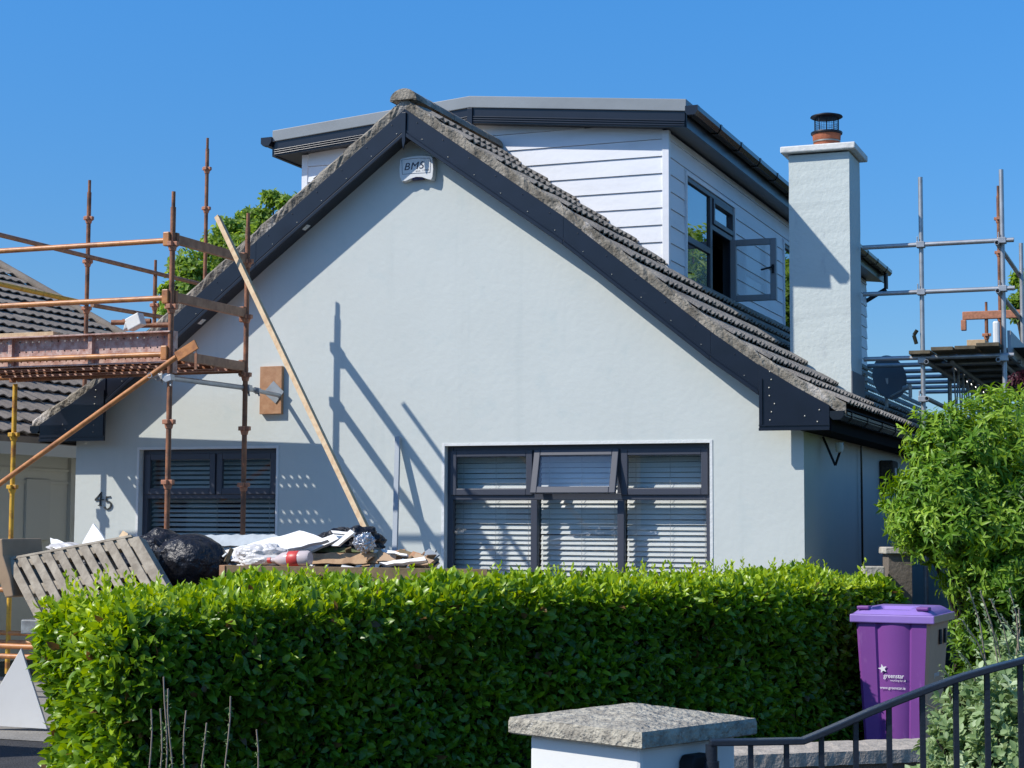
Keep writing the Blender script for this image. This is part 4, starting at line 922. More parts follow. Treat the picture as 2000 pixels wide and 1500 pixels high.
# ------------------------------------------------------------------ foliage
def leafmesh(name, m, P, D, Nn, Lr, Wr, var, parent=None, shape='oval', droop=.25, fold=.18):
    """P base points, D leaf directions, Nn leaf normals (arrays), L length, W width, one small folded blade each."""
    D = D/np.linalg.norm(D, axis=1, keepdims=True); S = np.cross(D, Nn); S /= np.linalg.norm(S, axis=1, keepdims=True)+1e-9; N2 = np.cross(S, D)
    L, W = Lr[:, None], Wr[:, None]
    if shape == 'oval':
        tp = [(0, 0, 0), (.38, -.46, 1), (.74, -.40, .8), (1, 0, -.2), (.74, .40, .8), (.38, .46, 1), (.38, 0, -.1), (.74, 0, 0)]
        fs = [(0, 6, 1), (1, 6, 7, 2), (2, 7, 3), (0, 5, 6), (5, 4, 7, 6), (4, 3, 7)]
    elif shape == 'lance':
        tp = [(0, 0, 0), (.30, -.42, 1), (.65, -.34, .7), (1, 0, -.3), (.65, .34, .7), (.30, .42, 1), (.30, 0, 0), (.65, 0, 0)]
        fs = [(0, 6, 1), (1, 6, 7, 2), (2, 7, 3), (0, 5, 6), (5, 4, 7, 6), (4, 3, 7)]
    else:
        tp = [(0, 0, 0), (.5, -.5, 1), (1, 0, 0), (.5, .5, 1)]; fs = [(0, 3, 2), (0, 2, 1)]
    o0 = np.array(wloc(parent)) if parent else np.zeros(3)
    V = np.stack([P+D*L*a+S*W*b_+N2*(W*fold*c-L*droop*a*a) for a, b_, c in tp], 1)-o0
    n, k = V.shape[:2]
    loops = []; starts = []; tot = []; base = 0
    fl = np.concatenate([np.array(f) for f in fs]); ln = np.array([len(f) for f in fs])
    LI = (fl[None, :]+(np.arange(n)*k)[:, None]).ravel()
    LT = np.tile(ln, n); LS = np.concatenate([[0], np.cumsum(LT)[:-1]])
    me = bpy.data.meshes.new(name); me.vertices.add(n*k); me.vertices.foreach_set('co', V.reshape(-1).astype(np.float32))
    me.loops.add(len(LI)); me.loops.foreach_set('vertex_index', LI.astype(np.int32))
    me.polygons.add(len(LT)); me.polygons.foreach_set('loop_start', LS.astype(np.int32)); me.polygons.foreach_set('loop_total', LT.astype(np.int32))
    me.update(calc_edges=True); me.validate()
    at_ = me.attributes.new('leafvar', 'FLOAT', 'POINT'); at_.data.foreach_set('value', np.repeat(var, k).astype(np.float32))
    me.shade_smooth(); me.materials.append(m)
    o = bpy.data.objects.new(name, me); return link(o, parent)
def unit(a): return a/(np.linalg.norm(a, axis=1, keepdims=True)+1e-9)
def lump(p, seed, fr, n=8):
    r2 = np.random.default_rng(seed); K = r2.normal(0, fr, (n, 3)); ph = r2.uniform(0, 6.28, n)
    return np.sin(p@K.T+ph).mean(1)

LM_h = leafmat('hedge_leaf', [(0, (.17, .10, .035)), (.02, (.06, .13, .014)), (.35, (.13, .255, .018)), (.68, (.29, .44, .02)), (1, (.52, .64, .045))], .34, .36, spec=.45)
LM_b = leafmat('bush_leaf', [(0, (.03, .08, .010)), (.5, (.13, .27, .02)), (1, (.36, .52, .06))], .42, .28, spec=.3)
LM_g = leafmat('grey_leaf', [(0, (.11, .19, .06)), (.5, (.25, .36, .14)), (1, (.46, .55, .32))], .55, .25)
LM_t = leafmat('tree_leaf', [(0, (.10, .18, .03)), (.5, (.22, .35, .055)), (1, (.36, .50, .10))], .5, .5)
LM_r = leafmat('red_leaf', [(0, (.05, .015, .02)), (1, (.13, .04, .05))], .45, .3)

# hedge: a clipped block at an angle to the house
def cw(px, Z, z=0): return CAM+FH*Z+RH*((px-1000)/FOC*Z)-Vector((0, 0, 1.6-z))
h0, h1 = cw(244, 8.5), cw(1760, 12.75); hd = (h1-h0); HL = hd.length; hd = hd.normalized(); hn_ = Vector((-hd.y, hd.x, 0)); HW = .92; HT = 1.185
hroot = thing('hedge', tuple((h0+h1)/2+hn_*.45), 'long clipped glossy green hedge with bright young tips in front of the skip', 'hedge')
n = 46000
u = npr.random(n); side = npr.choice(4, n, p=[.60, .25, .10, .05])      # front, top, left end, right end
a = npr.random(n)*HL; bq = npr.random(n)*HW; cq = npr.random(n)**.9*HT
A = np.where(side == 2, 0, np.where(side == 3, HL, a)); B = np.where(side == 0, 0, bq); Cz = np.where(side == 1, HT, cq)
NL = np.zeros((n, 3)); NL[side == 0, 1] = -1; NL[side == 1, 2] = 1; NL[side == 2, 0] = -1; NL[side == 3, 0] = 1
loc = np.stack([A, B, Cz], 1)
# round the arrises and lump the faces
ctr = np.stack([np.clip(A, .18, HL-.18), np.clip(B, .18, HW-.18), np.clip(Cz, -1, HT-.16)], 1)
v_ = loc-ctr; ln_ = np.linalg.norm(v_, axis=1, keepdims=True); loc = np.where(ln_ > .17, ctr+v_/(ln_+1e-9)*.17, loc)
NL = unit(np.where(ln_ > .01, v_/(ln_+1e-9), NL)+NL*.4)
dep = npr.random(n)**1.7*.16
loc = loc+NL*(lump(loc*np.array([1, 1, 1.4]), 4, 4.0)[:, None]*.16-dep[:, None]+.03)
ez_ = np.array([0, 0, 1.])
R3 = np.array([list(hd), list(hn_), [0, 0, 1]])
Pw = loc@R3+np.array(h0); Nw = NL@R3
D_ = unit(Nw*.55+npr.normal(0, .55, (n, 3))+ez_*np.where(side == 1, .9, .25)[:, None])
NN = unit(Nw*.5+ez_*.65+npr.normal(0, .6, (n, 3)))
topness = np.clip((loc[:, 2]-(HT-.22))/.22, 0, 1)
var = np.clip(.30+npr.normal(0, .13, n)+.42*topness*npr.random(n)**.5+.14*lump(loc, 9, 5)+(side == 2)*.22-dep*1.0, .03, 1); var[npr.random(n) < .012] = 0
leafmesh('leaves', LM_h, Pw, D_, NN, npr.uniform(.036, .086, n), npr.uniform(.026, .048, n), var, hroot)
# young shoots standing above the clipped top
ns = 900; sp_ = []; 
for i in range(ns):
    a, b_ = npr.random()*HL, npr.random()*HW; hgt = npr.uniform(.03, .10)+(.12 if npr.random() < .12 else 0); lean = npr.normal(0, .25, 3)
    k = int(5+hgt*50)
    for j in range(k):
        t = j/k; ang = j*2.4+i
        sp_.append((a+lean[0]*hgt*t, b_+lean[1]*hgt*t, HT-.04+hgt*t, math.cos(ang), math.sin(ang), .6+t*1.6, 1-t*.45))
sp_ = np.array(sp_); Pw = sp_[:, :3]@R3+np.array(h0); D_ = unit(sp_[:, 3:6]); m_ = len(sp_)
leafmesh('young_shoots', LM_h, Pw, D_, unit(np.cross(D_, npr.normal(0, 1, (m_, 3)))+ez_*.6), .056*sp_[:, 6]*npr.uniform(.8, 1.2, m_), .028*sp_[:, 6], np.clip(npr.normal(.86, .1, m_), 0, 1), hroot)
core = MB(); q = [h0+hd*.14+hn_*.14, h1-hd*.14+hn_*.14, h1-hd*.14+hn_*(HW-.14), h0+hd*.14+hn_*(HW-.14)]
core.prism([Vector((p.x, p.y, 0)) for p in q], (0, 0, HT-.13)); core.build('dark_core', M['nearblack'], hroot)  # solid dark box added inside the leaves to block see-through

# dry flower stems in front of the hedge
G = 'dry flower stems in front of the hedge'
for i, (px, ty, lean, zz) in enumerate(((294, 1385, 2, 7.75), (315, 1384, -3, 7.8), (323, 1322, 6, 7.8), (330, 1345, 14, 7.9), (362, 1388, 3, 7.8), (400, 1412, -6, 7.7), (448, 1360, -9, 7.9), (502, 1425, 3, 7.9))):
    top = aZd(px, ty, zz); bot = aZd(px+lean-4, 1640, zz); bot.z = 0
    st = thing('dry_stem', tuple(bot), '', 'plant stem', G)
    st['label'] = ['leftmost dry stem before the hedge, short with grey buds', 'second dry stem from the left, thin and straight', 'tallest dry stem, rising dark against the hedge left part', 'forked dry stem just right of the tallest one', 'short dry stem between the forked and the leafy stems', 'leafy grey green stem, widest of the row', 'tall lone dry stem near the right of the row', 'faint rightmost stem of the row, lowest at the frame edge'][i]
    pts = [bot.lerp(top, t)+RH*(math.sin(t*9+i)*.008) for t in [k/8 for k in range(9)]]
    MB().path(pts, .0035, 6).build('stalk', M['stem'], st, auto=True)
    k = 46 if i == 5 else 26; t = npr.random(k)*(.42 if i != 5 else .6)+(.52 if i != 5 else .35)
    P = np.array([list(bot.lerp(top, float(q))) for q in t]); D_ = unit(npr.normal(0, 1, (k, 3))+ez_*.8)
    leafmesh('leaflets', LM_g, P, D_, unit(npr.normal(0, .4, (k, 3))+ez_), npr.uniform(.012, .028, k), npr.uniform(.005, .009, k), npr.random(k)*.5, st, 'lance')

def trunk(m, base, top, r0, r1, n=7, wob=.06, seed=1):
    r2 = random.Random(seed); pts = []
    for i in range(n+1):
        t = i/n; p = Vector(base).lerp(Vector(top), t); p += Vector((r2.uniform(-wob, wob), r2.uniform(-wob, wob), 0))*(1 if 0 < i < n else 0); pts.append((p, r0+(r1-r0)*t))
    for (p, ra), (q, rb) in zip(pts, pts[1:]): m.tube(p, q, ra, 9, rb)
    return [p for p, _ in pts]
def bush(name, label, cat, base, blobs, nl, LMx, L, W, seed, shape='lance', whorl=7, var0=.45, droop=.35, gaps=0, trunk_r=.05, group=None, up=.35, stems=9, inner=.35, sig=.18):
    """Crown made of sprigs of leaves spread through several blobs; limbs reach from the base into each blob."""
    r2 = np.random.default_rng(seed); root = thing(name, base, label, cat, group)
    Ps, Ds, Ns, Vs = [], [], [], []
    wts = np.array([b_[3]*b_[4]*b_[5] for b_ in blobs])**(.667); wts /= wts.sum()
    for (cx, cy, cz, rx, ry, rz), wt in zip(blobs, wts):
        k = int(nl*wt/whorl); d = unit(r2.normal(0, 1, (k, 3))); rad = 1-inner*r2.random(k)**1.5
        p = d*rad[:, None]; rr = np.array([rx, ry, rz]); p = p*rr+np.array([cx, cy, cz])
        lm = lump(p, seed+5, 2.2/max(rx, .3)*1.2)
        p = p+d*lm[:, None]*.38*rr
        if gaps:
            keep = lump(p, seed+9, 3.5/max(rx, .3)) > -gaps; p, d, lm = p[keep], d[keep], lm[keep]
        k = len(p); out = unit(d+np.array([0, 0, up])+r2.normal(0, .25, (k, 3)))
        t1 = unit(np.cross(out, r2.normal(0, 1, (k, 3)))); t2 = np.cross(out, t1); vv = r2.normal(0, sig, k)+.25*lm
        for j in range(whorl):
            an = 2*math.pi*j*.618+r2.normal(0, .3, k); tilt = r2.uniform(.5, 1.25, k)
            dd = out*np.cos(tilt)[:, None]+(t1*np.cos(an)[:, None]+t2*np.sin(an)[:, None])*np.sin(tilt)[:, None]
            Ps.append(p-out*(j*L*.16)); Ds.append(dd); Ns.append(unit(out+r2.normal(0, .2, (k, 3)))); Vs.append(np.clip(var0+vv+r2.normal(0, .07, k)-.02*j, 0, 1))
    P, D_, N_, V = np.concatenate(Ps), np.concatenate(Ds), np.concatenate(Ns), np.concatenate(Vs); k = len(P)
    leafmesh('crown', LMx, P, D_, N_, L*r2.uniform(.7, 1.2, k), W*r2.uniform(.75, 1.2, k), V, root, shape, droop)
    t = MB(); bx_, by_, bz_ = base; zb = min(b_[2] for b_ in blobs)
    fork = Vector((bx_, by_, bz_+(zb-bz_)*.5)); trunk(t, base, fork, trunk_r, trunk_r*.8, 5, trunk_r*.5, seed)
    rr = random.Random(seed)
    for i, (cx, cy, cz, rx, ry, rz) in enumerate(blobs):
        for q in range(max(2, stems//len(blobs))):
            e = Vector((cx+rr.uniform(-.7, .7)*rx, cy+rr.uniform(-.7, .7)*ry, cz+rr.uniform(-.2, .85)*rz)); mid = fork.lerp(e, .5)+Vector((rr.uniform(-.1, .1)*rx, rr.uniform(-.1, .1)*ry, .08*rz))
            t.tube(fork, mid, trunk_r*.5, 7, trunk_r*.3).tube(mid, e, trunk_r*.3, 6, trunk_r*.08)
    t.build('trunk', M['bark'], root, auto=True)
    return root
# big leafy bush right of the house
def bc(px, py, Z, r, rz=None, ry=None): p = aZd(px, py, Z); return (p.x, p.y, p.z, r, ry or r, rz or r)
bc0 = aZd(1900, 1300, 14.2); 
bush('leafy_shrub', 'tall bright green shrub with pointed leaves at the corner of the house', 'shrub', (bc0.x, bc0.y, 0),
     [bc(1880, 935, 14.2, .60, .62), bc(1965, 900, 14.5, .55, .52), bc(1822, 985, 14.0, .42, .42), bc(1880, 1040, 13.9, .50, .36), bc(2010, 1030, 14.1, .7, .6), bc(1790, 1025, 14.0, .24, .22), bc(1950, 1135, 13.8, .42, .25), bc(1850, 860, 14.2, .26, .22), bc(1990, 1090, 14.2, .6, .45)],
     34000, LM_b, .082, .028, 21, whorl=7, var0=.62, up=.1, inner=.45, sig=.2, droop=.5)
bush('leafy_shrub', 'lower shrub behind the purple bin, leaves coloured dark as if shaded', 'shrub', (bc0.x-.3, bc0.y+.5, 0),
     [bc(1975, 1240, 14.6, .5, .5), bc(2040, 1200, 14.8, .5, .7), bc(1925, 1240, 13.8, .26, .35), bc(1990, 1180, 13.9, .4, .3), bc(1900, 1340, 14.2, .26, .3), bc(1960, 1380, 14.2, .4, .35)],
     17000, LM_b, .075, .027, 22, whorl=7, var0=.28, inner=.6)  # leaf tone set darker to stand in for shade below the crown
# grey leaved shrub behind the railing
g0 = aZd(1960, 1500, 7.0)
gs = bush('grey_leaved_shrub', 'grey green leafy shrub with upright budding shoots behind the railing', 'shrub', (g0.x, g0.y, 0),
     [bc(1960, 1420, 7.0, .30, .26), bc(1905, 1490, 6.9, .22, .2), bc(2020, 1360, 7.2, .28, .22), bc(1990, 1530, 6.8, .34, .3), bc(1850, 1450, 7.0, .12, .1), bc(1985, 1300, 7.2, .16, .14), bc(1860, 1540, 6.9, .2, .15), bc(1900, 1400, 7.0, .15, .12), bc(2000, 1420, 6.8, .25, .25), bc(1880, 1440, 6.9, .14, .12)],
     15000, LM_g, .040, .024, 31, shape='oval', whorl=7, var0=.55, up=.6, inner=.7, droop=.1, sig=.25)
for i, (bx0, by0, tx, ty) in enumerate(((1925, 1290, 1893, 1152), (1950, 1300, 1915, 1155), (1975, 1290, 1935, 1170), (1930, 1310, 1880, 1212), (1905, 1330, 1870, 1270), (1860, 1350, 1835, 1300), (1990, 1270, 1972, 1150), (2000, 1290, 1958, 1205), (1870, 1420, 1800, 1372), (1850, 1430, 1810, 1390), (1985, 1280, 1990, 1190), (1955, 1290, 1925, 1205))):
    zz = 7.0+.05*(i % 3); a_, c_ = aZd(bx0, by0, zz), aZd(tx, ty, zz-.05); mid = a_.lerp(c_, .5)+Vector((.01, 0, .012))
    MB().path([a_, mid, c_], .0032, 5).build('shoot', M['stem2'] if 'stem2' in M else M['stem'], gs, auto=True)
    k = 16; t = np.linspace(.25, 1, k); P = np.array([list(a_.lerp(c_, float(q))) for q in t]); ax_ = np.array((c_-a_).normalized()); D_ = unit(npr.normal(0, .75, (k, 3))+ax_*1.3)
    leafmesh('shoot_leaves', LM_g, P, D_, unit(npr.normal(0, .5, (k, 3))+ez_), npr.uniform(.018, .032, k)*(1.15-.4*t), npr.uniform(.010, .016, k)*(1.15-.4*t), npr.uniform(.55, 1, k), gs, 'oval')
# trees far behind the roof
def treeblobs(c, R, n, seed, flat=.8):
    rr = random.Random(seed); return [(c[0]+rr.uniform(-.75, .75)*R, c[1]+rr.uniform(-.6, .6)*R, c[2]+rr.uniform(-.7, .75)*R*flat, R*rr.uniform(.24, .42), R*rr.uniform(.24, .42), R*rr.uniform(.18, .3)) for _ in range(n)]
G = 'trees behind the bungalow'
for i, (px, py, Z, R, sd, lab) in enumerate(((470, 520, 36, 1.35, 41, 'light green tree standing behind the left scaffold post'), (556, 440, 38, .95, 42, 'taller green tree top just above the left roof slope'), (370, 575, 35, .80, 43, 'lowest green tree crown left of the leaning batten'), (2035, 575, 33, .75, 44, 'green tree just entering the right edge behind the grey scaffold'))):
    c = aZd(px, py, Z)
    bush('deciduous_tree', lab, 'tree', (c.x, c.y, 0), treeblobs(c, R*.95, 15, sd), 15000, LM_t, .14, .07, sd, shape='oval', whorl=6, var0=.5, trunk_r=.16, group=G, inner=.8, gaps=.12, stems=26)
c = Vector((.1, 37, 6.5)); bush('deciduous_tree', 'broad green tree right of the frame mirrored in the attic window', 'tree', (c.x, c.y, 0), treeblobs(c, 2.5, 16, 50)+treeblobs(c-Vector((0, 0, 2.0)), 2.4, 10, 51), 14000, LM_t, .2, .1, 46, shape='diamond', whorl=5, var0=.5, trunk_r=.2, group=G, inner=.9, stems=26)
# dark red leaves at the right edge
c = aZd(2000, 745, 15.5)
bush('red_leaved_shrub', 'dark red leaved branch at the right edge under the scaffold', 'shrub', (c.x+.5, c.y, 0), [(c.x+.05, c.y, c.z, .24, .2, .12), (c.x+.3, c.y, c.z-.25, .3, .25, .25)], 1500, LM_r, .05, .03, 61, shape='oval', whorl=5, var0=.5, inner=.9)

# ------------------------------------------------------------------ wheelie bin
BZ = 12.0
bl_, br_ = cw(1668, BZ), cw(1806, BZ)
bn = thing('wheelie_bin', tuple((bl_+br_)/2), 'tall purple wheelie bin with brownish side coloured as if lit beside the hedge end', 'bin')
ang = math.radians(-25); bxd = Vector((RH.x*math.cos(ang)-RH.y*math.sin(ang), RH.x*math.sin(ang)+RH.y*math.cos(ang), 0)); byd = Vector((-bxd.y, bxd.x, 0)); bo = bl_
def bp(u, v_, z): return bo+bxd*u+byd*v_+Vector((0, 0, z))
Wt, Wb, Dt, Db, Ht = .505, .40, .66, .50, .97
def ringb(z, e=0):
    t = z/Ht; w_ = Wb+(Wt-Wb)*t; d_ = Db+(Dt-Db)*t; x0 = (Wt-w_)/2; pts = []
    f = [(0, .012), (.04, 0), (.24*w_/.5, .0), (.27*w_/.5 if 0 else .155, .0), (.165, -.018), (.25, -.03), (.335, -.018), (.345, .0), (w_-.04, 0), (w_, .012)]
    f = [(0, .02), (.02, 0), (.26*w_, 0), (.29*w_, .014), (.36*w_, -.006), (.5*w_, -.012), (.66*w_, -.006), (.73*w_, .014), (.76*w_, 0), (w_-.02, 0), (w_, .02)]
    pts = [bp(x0+x-e*0, y+(Wt-w_)*.2, z) for x, y in f]
    return pts+[bp(x0+w_, d_-.02, z), bp(x0+w_-.02, d_, z), bp(x0+.02, d_, z), bp(x0, d_-.02, z)], len(f)
b = MB(); rows = [ringb(Ht*k/12)[0] for k in range(13)]; nf = ringb(0)[1]; nn = len(rows[0])
b.add([p for q in rows for p in q], [(k*nn+i, k*nn+(i+1) % nn, (k+1)*nn+(i+1) % nn, (k+1)*nn+i) for k in range(12) for i in range(nn)]+[tuple(range(nn))[::-1]])
o = b.build('bin_body', [M['purple'], M['binside_lit']], bn, auto=True)
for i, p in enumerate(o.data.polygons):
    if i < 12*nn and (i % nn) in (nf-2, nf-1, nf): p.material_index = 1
# collar and lid
b = MB(); c0 = bp(Wt/2, Dt/2+.005, 0)
b.ob(c0+Vector((0, 0, Ht+.0)), bxd*(Wt/2+.035), byd*(Dt/2+.03), (0, 0, .028)); o = b.build('rim', [M['lilac'], M['binside_lit']], bn, bevel=.008); 
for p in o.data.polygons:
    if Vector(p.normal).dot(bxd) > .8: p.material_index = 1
def lidp(u, v_, z): return bp(-.02+(Wt+.04)*u, -.02+(Dt+.04)*v_, Ht+.029+z)
b = MB()
def lid(u, v_):
    e = min(u, 1-u)*8; f = min(v_, 1-v_)*9; h = .045*min(1, e)**.6*min(1, f)**.6
    if .24 < u < .70 and .06 < v_ < .50: h -= .022
    return lidp(u, v_, h)
b.grid(lid, 36, 36); b.build('lid', M['lilac'], bn, auto=True)
for u in (.06, .80): MB().ob(lidp(u+.07, .10, .042), bxd*.042, byd*.05, (0, 0, .012)).build('lid_lug', M['purple'], bn, bevel=.008)
MB().ob(lidp(.5, 1.03, -.01), bxd*.2, byd*.02, (0, 0, .02)).build('handle', M['purple'], bn, bevel=.01)
for v_ in (.34, .50):
    MB().ob(bp(Wt+.002, v_, Ht-.13), bxd*.004, byd*.028, (0, 0, .05)).build('grip_slot', M['darkhole'], bn)
for u in (.06, Wt-.06): MB().tube(bp(u-.02, Dt-.02, .1), bp(u+.02, Dt-.02, .1), .1, 20).build('wheel', M['blackmetal'], bn, auto=True)
def face(u, z): t = z/Ht; return bp(u, -.0165+(Wt-(Wb+(Wt-Wb)*t))*.2+.0, z)
# printed star figure and lettering
st = MB(); c_ = face(.185, .635); sx, sz = bxd*.032, Vector((0, 0, .032))
star = []
for i in range(10):
    an = math.pi/2+.25+i*math.pi/5; r_ = 1.0 if i % 2 == 0 else .42
    star.append(c_+sx*(r_*math.cos(an))+sz*(r_*math.sin(an)))
cst = c_-byd*.002
for i in range(10): st.prism([cst, star[i]-byd*.002, star[(i+1) % 10]-byd*.002], byd*.0015)
st.build('star_print', M['printwhite'], bn)
up_ = Vector((0, 0, 1))
text('lettering', 'greenstar', M['printwhite'], bn, face(.19, .575)-byd*.002, bxd, up_, .042, .001, sx=.86, bold=.01)
text('lettering', 'recycling for all', M['printwhite'], bn, face(.235, .553)-byd*.002, bxd, up_, .019, .001, sx=.9)
text('lettering', 'www.greenstar.ie', M['printwhite'], bn, face(.165, .50)-byd*.002, bxd, up_, .027, .001, sx=.9, bold=.005)
sd_ = lambda v_, z: bp(Wt-(Wt-(Wb+(Wt-Wb)*z/Ht))/2+.003, v_, z)
text('lettering', 'greenstar', M['printwhite'], bn, sd_(.2, .575), byd, up_, .05, .001, sx=.9)
text('lettering', 'www.greenstar.ie', M['printwhite'], bn, sd_(.2, .49), byd, up_, .03, .001, sx=.9)

# ------------------------------------------------------------------ pier, garden wall, gate post, railing
p = aZd(1752, 1075, 15.2)
pr_ = thing('stone_pier', (p.x, p.y, 0), 'pale capped pier between the hedge end and the tall shrub', 'pier')
MB().ob((p.x, p.y, (p.z-.03)/2), RH*.10, FH*.12, (0, 0, (p.z-.03)/2)).build('shaft', M['gwall'], pr_)
MB().ob((p.x, p.y, p.z), RH*.135, FH*.15, (0, 0, .03)).build('cap', M['stone'], pr_, bevel=.01)
p = aZd(1716, 1106, 15.0); o = MB().ob((p.x-.05, p.y, (p.z)/2), RH*.09, FH*.06, (0, 0, p.z/2)).build('low_wall', M['stone'], None, bevel=.01); tag(o, 'pale low wall end just left of the capped pier', 'wall')
w0, w1 = cw(1380, 8.22), cw(2150, 8.85); wd = (w1-w0).normalized(); wn = Vector((-wd.y, wd.x, 0))
gw = thing('garden_wall', tuple((w0+w1)/2), 'low garden wall with rough concrete coping behind the railing', 'wall')
MB().prism([w0+wn*.05, w1+wn*.05, w1+wn*.29, w0+wn*.29], (0, 0, .46)).build('wall_body', M['gwall'], gw)
b = MB(); r = random.Random(4); N = 60
prof = [(0, .462), (.0, .525), (.16, .545), (.34, .53), (.34, .462)]
vs = [w0.lerp(w1, i/N)+wn*(a+r.uniform(-.002, .002))+Vector((0, 0, z+r.uniform(-.002, .002))) for i in range(N+1) for a, z in prof]
b.add(vs, [(i*5+k, i*5+5+k, i*5+6+k, i*5+1+k) for i in range(N) for k in range(4)]+[(0, 1, 2, 3, 4), tuple(N*5+k for k in (4, 3, 2, 1, 0))])
b.build('coping', M['coping2'], gw)
pc_ = cw(1236, 5.02); e1 = (RH+FH).normalized(); e2 = (RH-FH).normalized()
gp = thing('gate_post', tuple(pc_), 'white painted gate post with a pebbled pyramid cap in the foreground', 'gate post')
hs_ = .207; b = MB().ob((pc_.x, pc_.y, .5), e1*hs_, e2*hs_, (0, 0, .505)); b.build('post', M['white'], gp, bevel=.012)
hc = .247; zb_ = 1.006; zt_ = 1.052; za_ = 1.094
def capf(u, v_, z): return Vector((pc_.x, pc_.y, z))+e1*(u*hc)+e2*(v_*hc)
b = MB(); N = 24; r = random.Random(8)
def ctop(u, v_):
    a_, c_ = u*2-1, v_*2-1; m_ = max(abs(a_), abs(c_)); return capf(a_, c_, za_-(za_-zt_)*m_+(r.uniform(-.0015, .0015) if m_ < .95 else 0))
b.grid(ctop, N, N)
cs = [(-1, -1), (1, -1), (1, 1), (-1, 1)]; sc_ = 1.012
b.add([capf(a*1.0, c*1.0, zt_) for a, c in cs]+[capf(a*sc_, c*sc_, zt_-.012) for a, c in cs]+[capf(a*sc_, c*sc_, zb_+.004) for a, c in cs]+[capf(a*.99, c*.99, zb_) for a, c in cs], [(k*4+i, k*4+(i+1) % 4, k*4+4+(i+1) % 4, k*4+4+i) for k in range(3) for i in range(4)]+[(12, 13, 14, 15)])
b.build('cap', M['coping'], gp)
# dark bracket on the post's right face
q = Vector((pc_.x, pc_.y, 0))+e2*(hs_+.03)+e1*(.0); b = MB()
bk = thing('letter_box', (q.x, q.y, .8), 'black rounded box fixed on the shaded side of the gate post', 'letter box')
bb_ = [(-.05, .55), (.055, .55), (.055, .955), (.04, .972), (-.035, .972), (-.05, .955)]
MB().prism([q+e1*a+Vector((0, 0, z))-e2*.028 for a, z in bb_], e2*.05).build('box_body', M['darkhole'], bk, bevel=.006)
RZ = 4.75
def rp(px, py): return aZd(px, py, RZ)
rl = thing('handrail', tuple(cw(1392, RZ)), 'black painted metal handrail curving up to the right above the steps', 'railing')
path = [(1386, 1450), (1470, 1449), (1568, 1447), (1600, 1434), (1640, 1417), (1700, 1390), (1760, 1366), (1820, 1343), (1880, 1322), (1940, 1305), (2000, 1290), (2080, 1272)]
m = MB(); sec = [(-.011, -.022), (.011, -.022), (.011, .022), (-.011, .022)]; vs = []
P = [rp(*q) for q in path]
for i, p in enumerate(P):
    d = (P[min(i+1, len(P)-1)]-P[max(i-1, 0)]).normalized(); n_ = FH.cross(d).normalized()
    if n_.z < 0: n_ = -n_
    vs += [p+n_*a*.75+FH*c for a, c in sec]
m.add(vs, [(k*4+i, k*4+(i+1) % 4, k*4+4+(i+1) % 4, k*4+4+i) for k in range(len(P)-1) for i in range(4)]+[(3, 2, 1, 0)]+[tuple(4*(len(P)-1)+i for i in range(4))])
m.build('rail', M['rail'], rl, bevel=.003)
nw = MB().tube((P[0].x+.005, P[0].y, 0), (P[0].x+.005, P[0].y, P[0].z-.005), .0165, 14).tube((P[0].x+.005, P[0].y, 0), (P[0].x+.005, P[0].y, P[0].z-.05), .021, 14); nw.build('newel', M['rail'], rl, auto=True)
for px in (1466, 1536, 1604, 1671, 1736, 1801, 1866, 1927, 1992, 2055):
    py = next(ya+(yb-ya)*(px-xa)/(xb-xa) for (xa, ya), (xb, yb) in zip(path, path[1:]) if xa <= px <= xb)
    t = rp(px, py); MB().ob((t.x, t.y, t.z/2-.004), RH*.0068, FH*.0068, (0, 0, t.z/2-.004)).build('baluster', M['rail'], rl)

# unseen fence added left of the frame to cast shade on the road
o = thing('shade_fence', (-9.4, 9.25, 0), 'timber fence added out of view on the left for its shadow', 'fence')
for i in range(13): MB().box(-11.6+i*.25, -11.36+i*.25, 9.25, 9.27, 0, 1.65).build('shade_fence_board', M['pallet'], o)

o = thing('shade_fence', (-1.5, 20, 0), 'dark timber fence added behind the tall shrub to darken the side passage', 'fence')  # fence added, mostly hidden, to darken the passage and the house side wall
for i in range(22): MB().box(-1.5, -1.47, 15.7+i*.5, 16.18+i*.5, 0, 2.15).build('shade_fence_board', M['bark'], o)

# ------------------------------------------------------------------ grey tube scaffolding on the right
GY = 18.5; GX = aY(1801, 600, GY).x; HX = aY(1960, 600, GY).x; GY2 = 20.6
gs2 = thing('scaffolding', (GX, GY, 0), 'galvanised tube scaffolding with a boarded platform right of the chimney', 'scaffolding')
def tubep(a, c, m='galv', r=.0242, nm='tube', root=gs2, **k): return MB().tube(a, c, r, 14, **k).build(nm, M[m], root, auto=True)
tubep((GX, GY, 0), (GX, GY, aY(1801, 346, GY).z), nm='standard'); tubep((HX, GY, 0), (HX, GY, aY(1960, 331, GY).z), nm='standard')
I = at(1994, 475, 0, HX); tubep((HX, I.y, 0), (HX, I.y, I.z), nm='standard'); tubep((GX, I.y, 0), (GX, I.y, aY(1817, 698, I.y).z), nm='standard')
zl1, zl2, zd_ = aY(1880, 475, GY).z, aY(1880, 568, GY).z, aY(1880, 697, GY).z
for zz in (zl1, zl2): tubep((-3.2, GY-.05, zz), (HX+.12, GY-.05, zz), nm='ledger', bore=.019)
for zz in (zl1, zl2): tubep((HX-.045, GY-.12, zz-.03), (HX-.045, I.y+.6, zz-.03), nm='ledger', bore=.019)
for zz in (zd_-.05, aY(1801, 780, GY).z):
    for x in (GX+.05, HX-.05): tubep((x, GY-.12, zz), (x, I.y+3, zz), nm='ledger', bore=.019)
tubep((-3.2, GY-.05, zd_-.0), (HX+.1, GY-.05, zd_-.0), nm='ledger')
